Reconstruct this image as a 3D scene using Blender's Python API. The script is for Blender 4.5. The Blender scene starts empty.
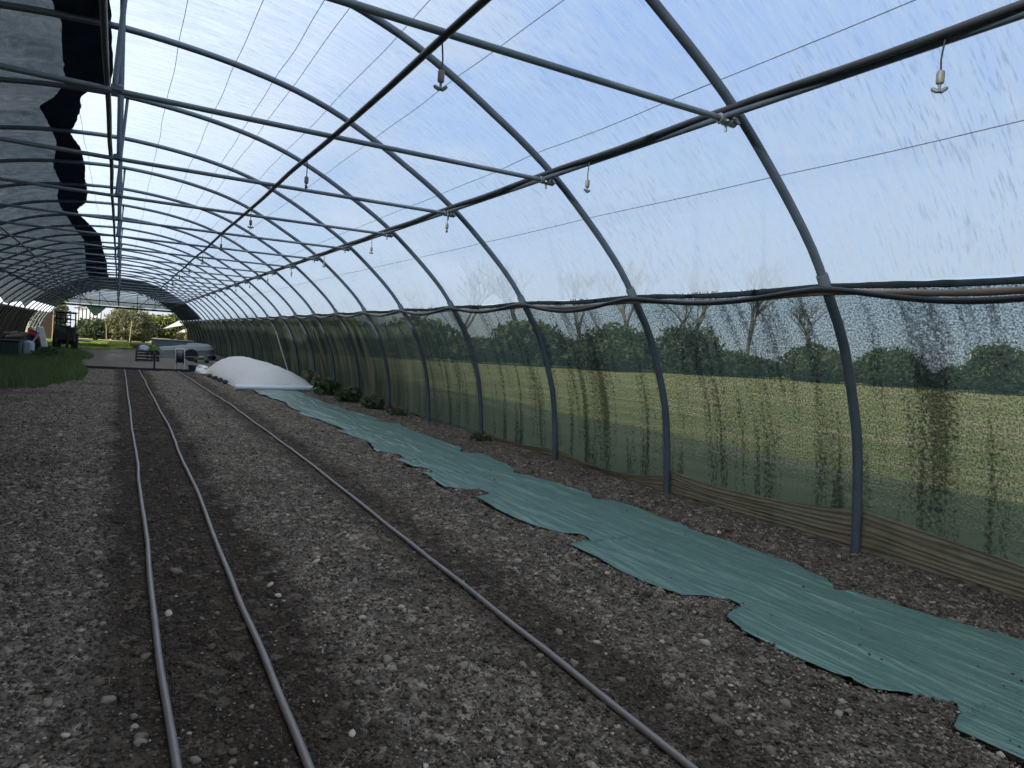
import bpy, math, random
import numpy as np
from mathutils import Vector, Matrix, noise as mnoise

random.seed(7); RNG = np.random.default_rng(7)
SC = bpy.context.scene
COL = SC.collection
PI = math.pi

# ------------------------------------------------------------------ node helpers
def new_mat(name):
    m = bpy.data.materials.new(name); m.use_nodes = True
    nt = m.node_tree; nt.nodes.clear()
    return m, nt, nt.nodes, nt.links
def N(nt, t, **kw):
    n = nt.nodes.new(t)
    for k, v in kw.items():
        if k.startswith('i_'): n.inputs[int(k[2:])].default_value = v
        else: setattr(n, k, v)
    return n
def ramp(nt, src, stops, interp='LINEAR'):
    r = nt.nodes.new('ShaderNodeValToRGB'); r.color_ramp.interpolation = interp
    e = r.color_ramp.elements
    while len(e) < len(stops): e.new(0.5)
    for q, (p, c) in zip(e, stops):
        q.position = p; q.color = (c[0], c[1], c[2], 1) if hasattr(c, '__len__') else (c, c, c, 1)
    nt.links.new(src, r.inputs[0]); return r.outputs[0]
def math_n(nt, op, a, b=None, c=None, clamp=False):
    n = nt.nodes.new('ShaderNodeMath'); n.operation = op; n.use_clamp = clamp
    for i, x in enumerate((a, b, c)):
        if x is None: continue
        if isinstance(x, (int, float)): n.inputs[i].default_value = x
        else: nt.links.new(x, n.inputs[i])
    return n.outputs[0]
def mixc(nt, f, a, b, mode='MIX'):
    n = nt.nodes.new('ShaderNodeMix'); n.data_type = 'RGBA'; n.blend_type = mode
    for s, x in ((n.inputs[0], f), (n.inputs[6], a), (n.inputs[7], b)):
        if isinstance(x, (int, float)): s.default_value = x
        elif isinstance(x, tuple): s.default_value = (x[0], x[1], x[2], 1)
        else: nt.links.new(x, s)
    return n.outputs[2]
def coords(nt, kind='Object', scale=(1, 1, 1), rot=(0, 0, 0)):
    tc = nt.nodes.new('ShaderNodeTexCoord'); mp = nt.nodes.new('ShaderNodeMapping')
    mp.inputs['Scale'].default_value = scale; mp.inputs['Rotation'].default_value = rot
    nt.links.new(tc.outputs[kind], mp.inputs[0]); return mp.outputs[0]
def noise_t(nt, vec, scale=1.0, detail=3, rough=.55, dist=0):
    n = nt.nodes.new('ShaderNodeTexNoise'); n.inputs['Scale'].default_value = scale
    n.inputs['Detail'].default_value = detail; n.inputs['Roughness'].default_value = rough
    n.inputs['Distortion'].default_value = dist
    nt.links.new(vec, n.inputs['Vector']); return n.outputs[0]
def out(nt, shader):
    o = nt.nodes.new('ShaderNodeOutputMaterial'); nt.links.new(shader, o.inputs[0])

def plain(name, col, rough=.6, var=.25, scale=12, metal=0, bump=0.0, spec=.4, transl=0.0):
    m, nt, nd, L = new_mat(name)
    v = coords(nt)
    f = noise_t(nt, v, scale, 4)
    c = mixc(nt, f, tuple(x * (1 - var) for x in col), tuple(min(1, x * (1 + var)) for x in col))
    b = nd.new('ShaderNodeBsdfPrincipled'); L.new(c, b.inputs['Base Color'])
    b.inputs['Roughness'].default_value = rough; b.inputs['Metallic'].default_value = metal
    b.inputs['Specular IOR Level'].default_value = spec
    if bump:
        bp = nd.new('ShaderNodeBump'); bp.inputs['Strength'].default_value = bump; bp.inputs['Distance'].default_value = .01
        L.new(noise_t(nt, v, scale * 4, 4), bp.inputs['Height']); L.new(bp.outputs[0], b.inputs['Normal'])
    sh = b.outputs[0]
    if transl:
        t = nd.new('ShaderNodeBsdfTranslucent'); L.new(c, t.inputs[0])
        mx = nd.new('ShaderNodeMixShader'); mx.inputs[0].default_value = transl
        L.new(sh, mx.inputs[1]); L.new(t.outputs[0], mx.inputs[2]); sh = mx.outputs[0]
    out(nt, sh); return m

M = {}
M['steel'] = plain('galvanised_steel', (.070, .095, .135), .42, .35, 9, .35, .15)
M['steel_leg'] = plain('weathered_leg_steel', (.085, .115, .15), .5, .35, 7, .2, .2)
M['bar'] = plain('tie_bar_steel', (.10, .135, .175), .5, .35, 14, .3)
M['zinc'] = plain('zinc_clamp', (.20, .22, .25), .45, .4, 30, .6)
M['black_pe'] = plain('black_polyethylene', (.022, .026, .034), .42, .3, 10)
M['drip'] = plain('dusty_black_hose', (.165, .15, .152), .36, .35, 5, 0, .1, .6)
M['tan_rail'] = plain('tan_rail', (.20, .15, .12), .6, .3, 4)
M['wire'] = plain('grey_wire', (.09, .11, .14), .5, .3, 20)
M['weight'] = plain('grey_plastic', (.13, .13, .13), .5, .15, 40)
M['weight_white'] = plain('pale_plastic', (.62, .63, .6), .5, .15, 40)
M['nozzle'] = plain('dark_nozzle', (.09, .12, .13), .45, .2, 40)
M['fleece'] = plain('white_fleece', (.93, .94, .96), .9, .04, 5, 0, .9, .1, .4)
M['white_tube'] = plain('white_tube', (.72, .78, .85), .4, .08, 6)
M['white'] = plain('white_paint', (.78, .78, .76), .6, .08, 6)
M['sack'] = plain('pale_blue_sack', (.42, .48, .58), .8, .25, 6, 0, .4)
M['red'] = plain('red_cloth', (.26, .035, .055), .9, .3, 9, 0, .4)
M['bin'] = plain('dark_green_plastic', (.028, .055, .05), .55, .2, 5)
M['dark'] = plain('dark_machine', (.016, .017, .022), .5, .4, 9)
M['tyre'] = plain('tyre_rubber', (.018, .018, .02), .8, .3, 20, 0, .4)
M['brown'] = plain('brown_board', (.034, .021, .015), .75, .25, 5, 0, .2)
M['wood'] = plain('weathered_wood', (.27, .20, .14), .8, .3, 8, 0, .3)
M['log'] = plain('pale_wood', (.30, .24, .19), .85, .3, 12, 0, .4)
M['tarp'] = plain('grey_tarp', (.17, .20, .21), .7, .2, 3, 0, .3)
M['slate'] = plain('slate_blue_board', (.11, .135, .17), .6, .15, 3)
M['lime'] = plain('lime_plastic', (.17, .27, .06), .6, .15, 10)
M['white_shed'] = plain('white_cladding', (.85, .85, .82), .6, .05, 3)
M['bark'] = plain('bark', (.10, .085, .07), .9, .35, 8, 0, .5)
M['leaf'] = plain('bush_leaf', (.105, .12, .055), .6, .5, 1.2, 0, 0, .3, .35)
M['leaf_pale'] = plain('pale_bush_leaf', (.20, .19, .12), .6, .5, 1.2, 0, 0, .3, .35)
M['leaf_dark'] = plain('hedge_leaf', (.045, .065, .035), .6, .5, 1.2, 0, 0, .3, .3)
M['leaf_lime'] = plain('sunny_hedge_leaf', (.22, .25, .06), .6, .4, 1.2, 0, 0, .3, .3)  # lighter leaf copy that paints sunlit tops on hedge and shrubs
M['weed'] = plain('weed_leaf', (.075, .115, .06), .6, .45, 6, 0, 0, .3, .3)
M['weed_dry'] = plain('dry_weed_leaf', (.17, .18, .12), .7, .35, 6, 0, 0, .3, .3)
M['grass'] = plain('grass_blade', (.105, .165, .060), .6, .5, 3, 0, 0, .3, .3)
M['straw'] = plain('straw', (.28, .225, .15), .8, .3, 10)
M['clod'] = plain('soil_clod', (.05, .045, .042), .95, .4, 14, 0, .6)

# roof film: clear sheet with dew and dirt that runs down the slope (UV = metres along / across)
def film_mat(name, haze=.30):
    m, nt, nd, L = new_mat(name)
    v1 = coords(nt, 'UV', (16, 1.6, 1), (0, 0, .12)); v2 = coords(nt, 'UV', (64, 6.0, 1), (0, 0, .12)); v3 = coords(nt, 'UV', (.8, .8, 1))
    s1 = noise_t(nt, v1, 1, 4, .65); s2 = noise_t(nt, v2, 1, 3, .65); s3 = noise_t(nt, v3, 1, 4, .6)
    patch = ramp(nt, s3, [(.40, .25), (.62, 1)])
    dash = math_n(nt, 'MULTIPLY', ramp(nt, s2, [(.54, 0), (.66, 1)]), patch)
    light = ramp(nt, s1, [(.40, 0), (.66, 1)])
    sep = nd.new('ShaderNodeSeparateXYZ'); tc = nd.new('ShaderNodeTexCoord'); L.new(tc.outputs['UV'], sep.inputs[0])
    low = nd.new('ShaderNodeMapRange'); low.inputs[1].default_value = 2.6; low.inputs[2].default_value = 4.75; low.inputs[4].default_value = .40
    L.new(math_n(nt, 'ABSOLUTE', sep.outputs[1]), low.inputs[0])          # dirt gathers towards the foot of the film
    h = math_n(nt, 'MULTIPLY_ADD', s3, .24, haze - .12); h = math_n(nt, 'ADD', h, low.outputs[0])
    h = math_n(nt, 'MULTIPLY_ADD', light, .26, h, True)
    tint = mixc(nt, dash, (.93, .97, 1.0), (.58, .66, .77))
    tr = nd.new('ShaderNodeBsdfTransparent'); L.new(tint, tr.inputs[0])
    tl = nd.new('ShaderNodeBsdfTranslucent'); L.new(mixc(nt, dash, (.60, .67, .74), (.40, .45, .51)), tl.inputs[0])
    df = nd.new('ShaderNodeBsdfDiffuse'); df.inputs[0].default_value = (.7, .75, .8, 1)
    a = nd.new('ShaderNodeMixShader'); a.inputs[0].default_value = .12
    L.new(tl.outputs[0], a.inputs[1]); L.new(df.outputs[0], a.inputs[2])
    b = nd.new('ShaderNodeMixShader'); L.new(h, b.inputs[0]); L.new(tr.outputs[0], b.inputs[1]); L.new(a.outputs[0], b.inputs[2])
    out(nt, b.outputs[0]); return m
M['film'] = film_mat('roof_film')

# knitted shade cloth: opaque threads with fine gaps
def cloth_mat(name, col, gap=.16, transl=.5, crease=True, grain=120):
    m, nt, nd, L = new_mat(name)
    v = coords(nt, 'UV', (1, 1, 1))
    g = noise_t(nt, v, grain, 1, .5); big = noise_t(nt, v, .9, 4, .6, 1.5); cr = noise_t(nt, coords(nt, 'UV', (2.2, 3.4, 1), (0, 0, .6)), 1, 5, .65, 2.2)
    k = math_n(nt, 'MULTIPLY_ADD', math_n(nt, 'ADD', big, cr), .30, -.28 + gap)
    op = math_n(nt, 'MULTIPLY', ramp(nt, g, [(.42, 0), (.62, 1)]), k, None, True)
    c = mixc(nt, cr, tuple(x * .35 for x in col), tuple(x * 1.7 for x in col))
    tl = nd.new('ShaderNodeBsdfTranslucent'); L.new(c, tl.inputs[0])
    df = nd.new('ShaderNodeBsdfDiffuse'); L.new(c, df.inputs[0])
    a = nd.new('ShaderNodeMixShader'); a.inputs[0].default_value = transl
    L.new(df.outputs[0], a.inputs[1]); L.new(tl.outputs[0], a.inputs[2])
    tr = nd.new('ShaderNodeBsdfTransparent')
    b = nd.new('ShaderNodeMixShader'); L.new(op, b.inputs[0]); L.new(a.outputs[0], b.inputs[1]); L.new(tr.outputs[0], b.inputs[2])
    out(nt, b.outputs[0]); return m
M['shade'] = cloth_mat('shade_cloth', (.015, .028, .040), .12, .42)
M['shade_end'] = cloth_mat('shade_cloth_end', (.016, .022, .030), .0, .4)
M['shade_fold'] = cloth_mat('shade_cloth_doubled', (.022, .033, .058), -.2, .05)

# green wind net of the side wall: weave with holes, algae streaks running down
def net_mat(name, open_lo=.06, open_hi=.58, c0=(.046, .080, .074), c1=(.088, .124, .106)):
    m, nt, nd, L = new_mat(name)
    v = coords(nt, 'UV')
    g = noise_t(nt, coords(nt, 'UV', (72, 72, 1)), 1, 2, .75)
    band = noise_t(nt, coords(nt, 'UV', (3.4, .42, 1), (0, 0, -.05)), 1, 4, .65, .4)
    band2 = noise_t(nt, coords(nt, 'UV', (8.5, .55, 1), (0, 0, -.05)), 1, 3, .6, .3)
    spk = noise_t(nt, coords(nt, 'UV', (38, 30, 1)), 1, 3, .75)
    st = math_n(nt, 'MULTIPLY_ADD', spk, .55, math_n(nt, 'MULTIPLY_ADD', band, .62, math_n(nt, 'MULTIPLY', band2, .38)))
    stain = ramp(nt, st, [(.77, 0), (.89, .9)])                     # dark algae
    sep = nd.new('ShaderNodeSeparateXYZ'); L.new(v, sep.inputs[0])
    far = nd.new('ShaderNodeMapRange'); far.inputs[1].default_value = 6.5; far.inputs[2].default_value = 14.5
    far.inputs[3].default_value = 1; far.inputs[4].default_value = .10; L.new(sep.outputs[0], far.inputs[0])
    lo = nd.new('ShaderNodeMapRange'); lo.inputs[1].default_value = .2; lo.inputs[2].default_value = 1.7
    lo.inputs[3].default_value = .33; lo.inputs[4].default_value = 1.0; L.new(sep.outputs[1], lo.inputs[0])
    holes = nd.new('ShaderNodeMapRange'); holes.inputs[1].default_value = .38; holes.inputs[2].default_value = .62
    holes.inputs[3].default_value = open_lo; holes.inputs[4].default_value = open_hi; L.new(g, holes.inputs[0])
    o = math_n(nt, 'MULTIPLY', holes.outputs[0], far.outputs[0]); o = math_n(nt, 'MULTIPLY', o, lo.outputs[0])
    o = math_n(nt, 'MULTIPLY', o, math_n(nt, 'MULTIPLY_ADD', stain, -.80, 1.0))
    c = mixc(nt, g, c0, c1); c = mixc(nt, stain, c, (.014, .018, .019))
    cre = noise_t(nt, coords(nt, 'UV', (3.2, .35, 1), (0, 0, -.12)), 1, 4, .65, .5)
    aged = ramp(nt, cre, [(.36, (c0[0] * .35, c0[1] * .30, c0[2] * .28)), (.52, (c0[0] * 1.0, c0[1] * .72, c0[2] * .60)), (.68, (c1[0] * 1.25, c1[1] * .80, c1[2] * .62))])
    inv = nd.new('ShaderNodeMapRange'); inv.inputs[1].default_value = 8; inv.inputs[2].default_value = 15; L.new(sep.outputs[0], inv.inputs[0])
    c = mixc(nt, inv.outputs[0], c, aged)
    tl = nd.new('ShaderNodeBsdfTranslucent'); L.new(c, tl.inputs[0])
    df = nd.new('ShaderNodeBsdfDiffuse'); L.new(c, df.inputs[0])
    a = nd.new('ShaderNodeMixShader'); a.inputs[0].default_value = .5
    L.new(df.outputs[0], a.inputs[1]); L.new(tl.outputs[0], a.inputs[2])
    tr = nd.new('ShaderNodeBsdfTransparent'); tr.inputs[0].default_value = (.93, .97, .95, 1)
    b = nd.new('ShaderNodeMixShader'); L.new(o, b.inputs[0]); L.new(a.outputs[0], b.inputs[1]); L.new(tr.outputs[0], b.inputs[2])
    out(nt, b.outputs[0]); return m
M['net'] = net_mat('green_wind_net')
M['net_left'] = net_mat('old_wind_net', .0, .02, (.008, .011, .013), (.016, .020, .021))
M['hem'] = cloth_mat('net_hem', (.030, .045, .056), -.05, .4, True, 160)

def skirt_mat():
    m, nt, nd, L = new_mat('tan_skirt_film')
    f = noise_t(nt, coords(nt, 'UV', (1.6, 45, 1)), 1, 4, .7); s = noise_t(nt, coords(nt, 'UV', (3, 3, 1)), 1, 4, .6)
    c = mixc(nt, f, (.20, .175, .12), (.46, .41, .29)); c = mixc(nt, ramp(nt, s, [(.5, 0), (.75, .7)]), c, (.12, .115, .05))
    tl = nd.new('ShaderNodeBsdfTranslucent'); L.new(c, tl.inputs[0])
    p = nd.new('ShaderNodeBsdfPrincipled'); L.new(c, p.inputs['Base Color']); p.inputs['Roughness'].default_value = .45
    a = nd.new('ShaderNodeMixShader'); a.inputs[0].default_value = .55
    L.new(p.outputs[0], a.inputs[1]); L.new(tl.outputs[0], a.inputs[2]); out(nt, a.outputs[0]); return m
M['skirt'] = skirt_mat()

def sheet_mat():
    m, nt, nd, L = new_mat('green_mulch_film')
    f = noise_t(nt, coords(nt, 'Object', (10, .8, 1)), 1, 4, .6); d = noise_t(nt, coords(nt, 'Object', (9, 9, 1)), 1, 5, .7)
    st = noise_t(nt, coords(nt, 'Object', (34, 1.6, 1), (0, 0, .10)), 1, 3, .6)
    c = mixc(nt, f, (.040, .112, .094), (.070, .158, .134)); c = mixc(nt, ramp(nt, st, [(.54, 0), (.72, .75)]), c, (.17, .32, .285))  # pale streaks: stretch whitening plus wrinkle highlights painted into the colour
    c = mixc(nt, ramp(nt, d, [(.70, 0), (.77, .7)]), c, (.07, .075, .065))
    p = nd.new('ShaderNodeBsdfPrincipled'); L.new(c, p.inputs['Base Color']); p.inputs['Roughness'].default_value = .30
    p.inputs['Specular IOR Level'].default_value = .85
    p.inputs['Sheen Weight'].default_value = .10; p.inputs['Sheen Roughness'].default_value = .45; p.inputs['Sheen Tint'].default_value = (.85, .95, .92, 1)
    bp = nd.new('ShaderNodeBump'); bp.inputs['Strength'].default_value = .8; bp.inputs['Distance'].default_value = .025
    L.new(noise_t(nt, coords(nt, 'Object', (28, 2.2, 1), (0, 0, .06)), 1, 3, .6), bp.inputs['Height']); L.new(bp.outputs[0], p.inputs['Normal'])
    out(nt, p.outputs[0]); return m
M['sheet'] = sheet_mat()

def soil_mat():
    m, nt, nd, L = new_mat('stony_soil')
    tc = nd.new('ShaderNodeTexCoord'); sep = nd.new('ShaderNodeSeparateXYZ'); L.new(tc.outputs['Object'], sep.inputs[0])
    x, y = sep.outputs[0], sep.outputs[1]
    v = tc.outputs['Object']
    big = noise_t(nt, v, .9, 4, .6); mid = noise_t(nt, v, 7, 5, .65); fin = noise_t(nt, v, 55, 4, .7); grit = noise_t(nt, v, 140, 2, .6)
    # damp strips along the drip hoses (freshly worked soil)
    wob = math_n(nt, 'MULTIPLY_ADD', math_n(nt, 'MULTIPLY_ADD', mid, .5, big), .55, -.42)
    xs = math_n(nt, 'ADD', x, wob)
    d1 = math_n(nt, 'ABSOLUTE', math_n(nt, 'SUBTRACT', xs, .42))
    d2 = math_n(nt, 'ABSOLUTE', math_n(nt, 'SUBTRACT', xs, 1.84))
    w1 = nd.new('ShaderNodeMapRange'); w1.inputs[1].default_value = .50; w1.inputs[2].default_value = .32; L.new(d1, w1.inputs[0])
    w2 = nd.new('ShaderNodeMapRange'); w2.inputs[1].default_value = .36; w2.inputs[2].default_value = .10; w2.inputs[4].default_value = .8; L.new(d2, w2.inputs[0])
    w3 = ramp(nt, big, [(.52, 0), (.68, .55)])
    wet = math_n(nt, 'MAXIMUM', math_n(nt, 'MAXIMUM', w1.outputs[0], w2.outputs[0]), w3)
    end = nd.new('ShaderNodeMapRange'); end.inputs[1].default_value = 23.6; end.inputs[2].default_value = 23.3; L.new(y, end.inputs[0])
    wet = math_n(nt, 'MULTIPLY', wet, end.outputs[0])
    vo = nd.new('ShaderNodeTexVoronoi'); vo.inputs['Scale'].default_value = 48; L.new(v, vo.inputs['Vector'])
    vb = nd.new('ShaderNodeTexVoronoi'); vb.inputs['Scale'].default_value = 21; L.new(v, vb.inputs['Vector'])
    cell = nd.new('ShaderNodeSeparateColor'); L.new(vo.outputs['Color'], cell.inputs[0])
    cellb = nd.new('ShaderNodeSeparateColor'); L.new(vb.outputs['Color'], cellb.inputs[0])
    dry = mixc(nt, ramp(nt, mid, [(.32, 0), (.68, 1)]), (.160, .133, .111), (.30, .258, .222))
    dry = mixc(nt, math_n(nt, 'MULTIPLY', cell.outputs[0], .72), dry, (.070, .057, .048))
    dry = mixc(nt, ramp(nt, cellb.outputs[1], [(.72, 0), (.95, .7)]), dry, (.46, .40, .34))
    lump = noise_t(nt, v, 17, 4, .75)
    dry = mixc(nt, ramp(nt, lump, [(.36, .75), (.56, 0)]), dry, (.062, .050, .042))
    damp = mixc(nt, ramp(nt, mid, [(.35, 0), (.7, 1)]), (.034, .0255, .020), (.098, .075, .059))
    damp = mixc(nt, math_n(nt, 'MULTIPLY', cell.outputs[0], .5), damp, (.018, .0145, .0125))
    damp = mixc(nt, ramp(nt, cellb.outputs[1], [(.82, 0), (.98, .6)]), damp, (.17, .145, .12))
    c = mixc(nt, wet, dry, damp)
    c = mixc(nt, end.outputs[0], mixc(nt, fin, (.125, .112, .10), (.24, .22, .20)), c)
    p = nd.new('ShaderNodeBsdfPrincipled'); L.new(c, p.inputs['Base Color']); p.inputs['Roughness'].default_value = .95
    p.inputs['Specular IOR Level'].default_value = .15
    crumb = math_n(nt, 'MULTIPLY_ADD', vb.outputs['Distance'], -1.4, math_n(nt, 'MULTIPLY', vo.outputs['Distance'], -.8))
    h = math_n(nt, 'MULTIPLY_ADD', grit, .25, math_n(nt, 'MULTIPLY_ADD', mid, 1.0, crumb))
    bp = nd.new('ShaderNodeBump'); bp.inputs['Strength'].default_value = 1.0; bp.inputs['Distance'].default_value = .03
    L.new(h, bp.inputs['Height']); L.new(bp.outputs[0], p.inputs['Normal'])
    out(nt, p.outputs[0]); return m
M['soil'] = soil_mat()

def stone_mat():
    m, nt, nd, L = new_mat('stones')
    at = nd.new('ShaderNodeAttribute'); at.attribute_name = 'tone'
    n = noise_t(nt, coords(nt), 60, 3, .6)
    base = ramp(nt, at.outputs['Fac'], [(0, (.032, .025, .020)), (.40, (.145, .122, .102)), (.75, (.30, .26, .225)), (1, (.60, .54, .47))])
    c = mixc(nt, math_n(nt, 'MULTIPLY', n, .6), base, (.055, .048, .042))
    p = nd.new('ShaderNodeBsdfPrincipled'); L.new(c, p.inputs['Base Color']); p.inputs['Roughness'].default_value = .92
    p.inputs['Specular IOR Level'].default_value = .2
    out(nt, p.outputs[0]); return m
M['stones'] = stone_mat()

def field_mat():
    m, nt, nd, L = new_mat('field_grass')
    tc = nd.new('ShaderNodeTexCoord'); sep = nd.new('ShaderNodeSeparateXYZ'); L.new(tc.outputs['Object'], sep.inputs[0])
    v = tc.outputs['Object']
    a = noise_t(nt, v, .35, 5, .65); b = noise_t(nt, coords(nt, 'Object', (.9, .25, 1), (0, 0, .9)), 1, 4, .6); f = noise_t(nt, v, 9, 4, .7)
    g = mixc(nt, a, (.20, .225, .07), (.33, .32, .11)); g = mixc(nt, ramp(nt, b, [(.46, 0), (.62, .8)]), g, (.52, .44, .26))
    g = mixc(nt, math_n(nt, 'MULTIPLY', f, .6), g, (.06, .08, .03))
    # pale track across the far end
    t1 = nd.new('ShaderNodeMapRange'); t1.inputs[1].default_value = 80; t1.inputs[2].default_value = 82; L.new(sep.outputs[1], t1.inputs[0])
    t2 = nd.new('ShaderNodeMapRange'); t2.inputs[1].default_value = 90; t2.inputs[2].default_value = 88; L.new(sep.outputs[1], t2.inputs[0])
    t3 = nd.new('ShaderNodeMapRange'); t3.inputs[1].default_value = 14; t3.inputs[2].default_value = 12; L.new(sep.outputs[0], t3.inputs[0])
    tr = math_n(nt, 'MULTIPLY', math_n(nt, 'MULTIPLY', t1.outputs[0], t2.outputs[0]), t3.outputs[0])
    g = mixc(nt, tr, g, (.36, .33, .29))
    t4 = nd.new('ShaderNodeMapRange'); t4.inputs[1].default_value = 66.5; t4.inputs[2].default_value = 65.0; L.new(sep.outputs[1], t4.inputs[0])
    t5 = nd.new('ShaderNodeMapRange'); t5.inputs[1].default_value = 58; t5.inputs[2].default_value = 59; L.new(sep.outputs[1], t5.inputs[0])
    t6 = nd.new('ShaderNodeMapRange'); t6.inputs[1].default_value = 6; t6.inputs[2].default_value = 5; L.new(sep.outputs[0], t6.inputs[0])
    lw = math_n(nt, 'MULTIPLY', math_n(nt, 'MULTIPLY', t4.outputs[0], t5.outputs[0]), t6.outputs[0])
    g = mixc(nt, lw, g, mixc(nt, a, (.12, .19, .035), (.24, .28, .07)))
    p = nd.new('ShaderNodeBsdfPrincipled'); L.new(g, p.inputs['Base Color']); p.inputs['Roughness'].default_value = .95
    p.inputs['Specular IOR Level'].default_value = .1
    bp = nd.new('ShaderNodeBump'); bp.inputs['Strength'].default_value = .6; bp.inputs['Distance'].default_value = .08
    L.new(f, bp.inputs['Height']); L.new(bp.outputs[0], p.inputs['Normal'])
    out(nt, p.outputs[0]); return m
M['field'] = field_mat()

M['lawn'] = plain('lawn', (.20, .27, .055), .95, .45, 2.5, 0, .6, .1)
# ------------------------------------------------------------------ mesh helpers
class MB:
    def __init__(s): s.v = []; s.f = []; s.uv = None
    def add(s, vs, fs):
        b = len(s.v); s.v += [tuple(p) for p in vs]; s.f += [tuple(i + b for i in q) for q in fs]
    def tube(s, pts, r, seg=10, cap=True):
        pts = [Vector(p) for p in pts]; n = len(pts)
        rs = r if hasattr(r, '__len__') else [r] * n
        t = (pts[1] - pts[0]).normalized()
        a = Vector((0, 0, 1)) if abs(t.z) < .9 else Vector((1, 0, 0))
        u = t.cross(a).normalized(); vs = []; fs = []
        for i in range(n):
            if i == 0: t = (pts[1] - pts[0])
            elif i == n - 1: t = (pts[-1] - pts[-2])
            else: t = (pts[i + 1] - pts[i]).normalized() + (pts[i] - pts[i - 1]).normalized()
            t = t.normalized(); u = (u - t * u.dot(t)).normalized(); w = t.cross(u)
            for k in range(seg):
                an = 2 * PI * k / seg
                vs.append(pts[i] + (u * math.cos(an) + w * math.sin(an)) * rs[i])
        for i in range(n - 1):
            for k in range(seg):
                k2 = (k + 1) % seg
                fs.append((i * seg + k, i * seg + k2, (i + 1) * seg + k2, (i + 1) * seg + k))
        if cap:
            fs.append(tuple(range(seg))[::-1]); fs.append(tuple((n - 1) * seg + k for k in range(seg)))
        s.add(vs, fs); return s
    def box(s, c, d, rot=None, bev=0.0):
        x, y, z = (q / 2 for q in d); c = Vector(c)
        b = min(bev, x * .9, y * .9, z * .9)
        if b <= 0:
            vs = [Vector((i * x, j * y, k * z)) for i in (-1, 1) for j in (-1, 1) for k in (-1, 1)]
            fs = [(0, 1, 3, 2), (4, 6, 7, 5), (0, 4, 5, 1), (2, 3, 7, 6), (0, 2, 6, 4), (1, 5, 7, 3)]
        else:
            vs = []; ring = []
            prof = [(-z, b), (-z + b, 0), (z - b, 0), (z, b)]
            for (zz, ins) in prof:
                X, Y = x - ins, y - ins; q = b * .999
                for (px, py) in ((-X + q, -Y), (X - q, -Y), (X, -Y + q), (X, Y - q), (X - q, Y), (-X + q, Y), (-X, Y - q), (-X, -Y + q)):
                    vs.append(Vector((px, py, zz)))
            fs = []
            for i in range(3):
                for k in range(8):
                    k2 = (k + 1) % 8; fs.append((i * 8 + k, i * 8 + k2, i * 8 + 8 + k2, i * 8 + 8 + k))
            fs.append(tuple(range(8))[::-1]); fs.append(tuple(24 + k for k in range(8)))
        if rot is not None: vs = [rot @ p for p in vs]
        s.add([p + c for p in vs], fs); return s
    def lathe(s, prof, c=(0, 0, 0), seg=14, axis=None):
        c = Vector(c); vs = []; fs = []
        R = axis if axis is not None else Matrix.Identity(3)
        for (r, z) in prof:
            for k in range(seg):
                a = 2 * PI * k / seg; vs.append(c + R @ Vector((r * math.cos(a), r * math.sin(a), z)))
        n = len(prof)
        for i in range(n - 1):
            for k in range(seg):
                k2 = (k + 1) % seg; fs.append((i * seg + k, i * seg + k2, i * seg + seg + k2, i * seg + seg + k))
        fs.append(tuple(range(seg))[::-1]); fs.append(tuple((n - 1) * seg + k for k in range(seg)))
        s.add(vs, fs); return s
    def blob(s, c, rad, seed=0, amp=.25, freq=1.5, nu=16, nv=10, flat=None):
        c = Vector(c); vs = []; fs = []
        for j in range(nv + 1):
            th = PI * j / nv
            for i in range(nu):
                ph = 2 * PI * i / nu
                d = Vector((math.sin(th) * math.cos(ph), math.sin(th) * math.sin(ph), math.cos(th)))
                k = 1 + amp * mnoise.noise(d * freq + Vector((seed * 7.1, seed * 3.3, 1)))
                p = Vector((d.x * rad[0], d.y * rad[1], d.z * rad[2])) * k
                if flat is not None: p.z = max(p.z, flat)
                vs.append(c + p)
        for j in range(nv):
            for i in range(nu):
                i2 = (i + 1) % nu; fs.append((j * nu + i, (j + 1) * nu + i, (j + 1) * nu + i2, j * nu + i2))
        s.add(vs, fs); return s
    def build(s, name, mat, parent=None, smooth=True, origin=None):
        return link(name, s.v, s.f, mat, parent, smooth, origin)

def link(name, vs, fs, mat, parent=None, smooth=True, origin=None, uv=None):
    me = bpy.data.meshes.new(name)
    if origin is not None:
        o3 = Vector(origin); vs = [Vector(p) - o3 for p in vs]
    me.from_pydata(vs, [], fs); me.update()
    if uv is not None:
        lay = me.uv_layers.new(name='UVMap'); li = np.empty(len(me.loops), dtype=np.int32); me.loops.foreach_get('vertex_index', li)
        lay.data.foreach_set('uv', np.asarray(uv, dtype=np.float32)[li].ravel())
    if smooth: me.polygons.foreach_set('use_smooth', [True] * len(me.polygons)); 
    if smooth:
        try: me.set_sharp_from_angle(angle=math.radians(42))
        except Exception: pass
    me.materials.append(mat)
    o = bpy.data.objects.new(name, me); COL.objects.link(o)
    if origin is not None: o.location = origin
    if parent is not None: o.parent = parent
    return o
def grid(nx, ny, fn):
    vs = []; uv = []
    for j in range(ny):
        for i in range(nx):
            p, t = fn(i / (nx - 1), j / (ny - 1)); vs.append(p); uv.append(t)
    fs = [(j * nx + i, j * nx + i + 1, (j + 1) * nx + i + 1, (j + 1) * nx + i) for j in range(ny - 1) for i in range(nx - 1)]
    return vs, fs, uv
def tag(o, label, cat, group=None, kind=None):
    o['label'] = label; o['category'] = cat
    if group: o['group'] = group
    if kind: o['kind'] = kind
    return o
def empty(name, loc=(0, 0, 0), rz=0):
    o = bpy.data.objects.new(name, None); o.location = loc; o.rotation_euler = (0, 0, rz); o.empty_display_size = .1
    COL.objects.link(o); return o
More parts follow.
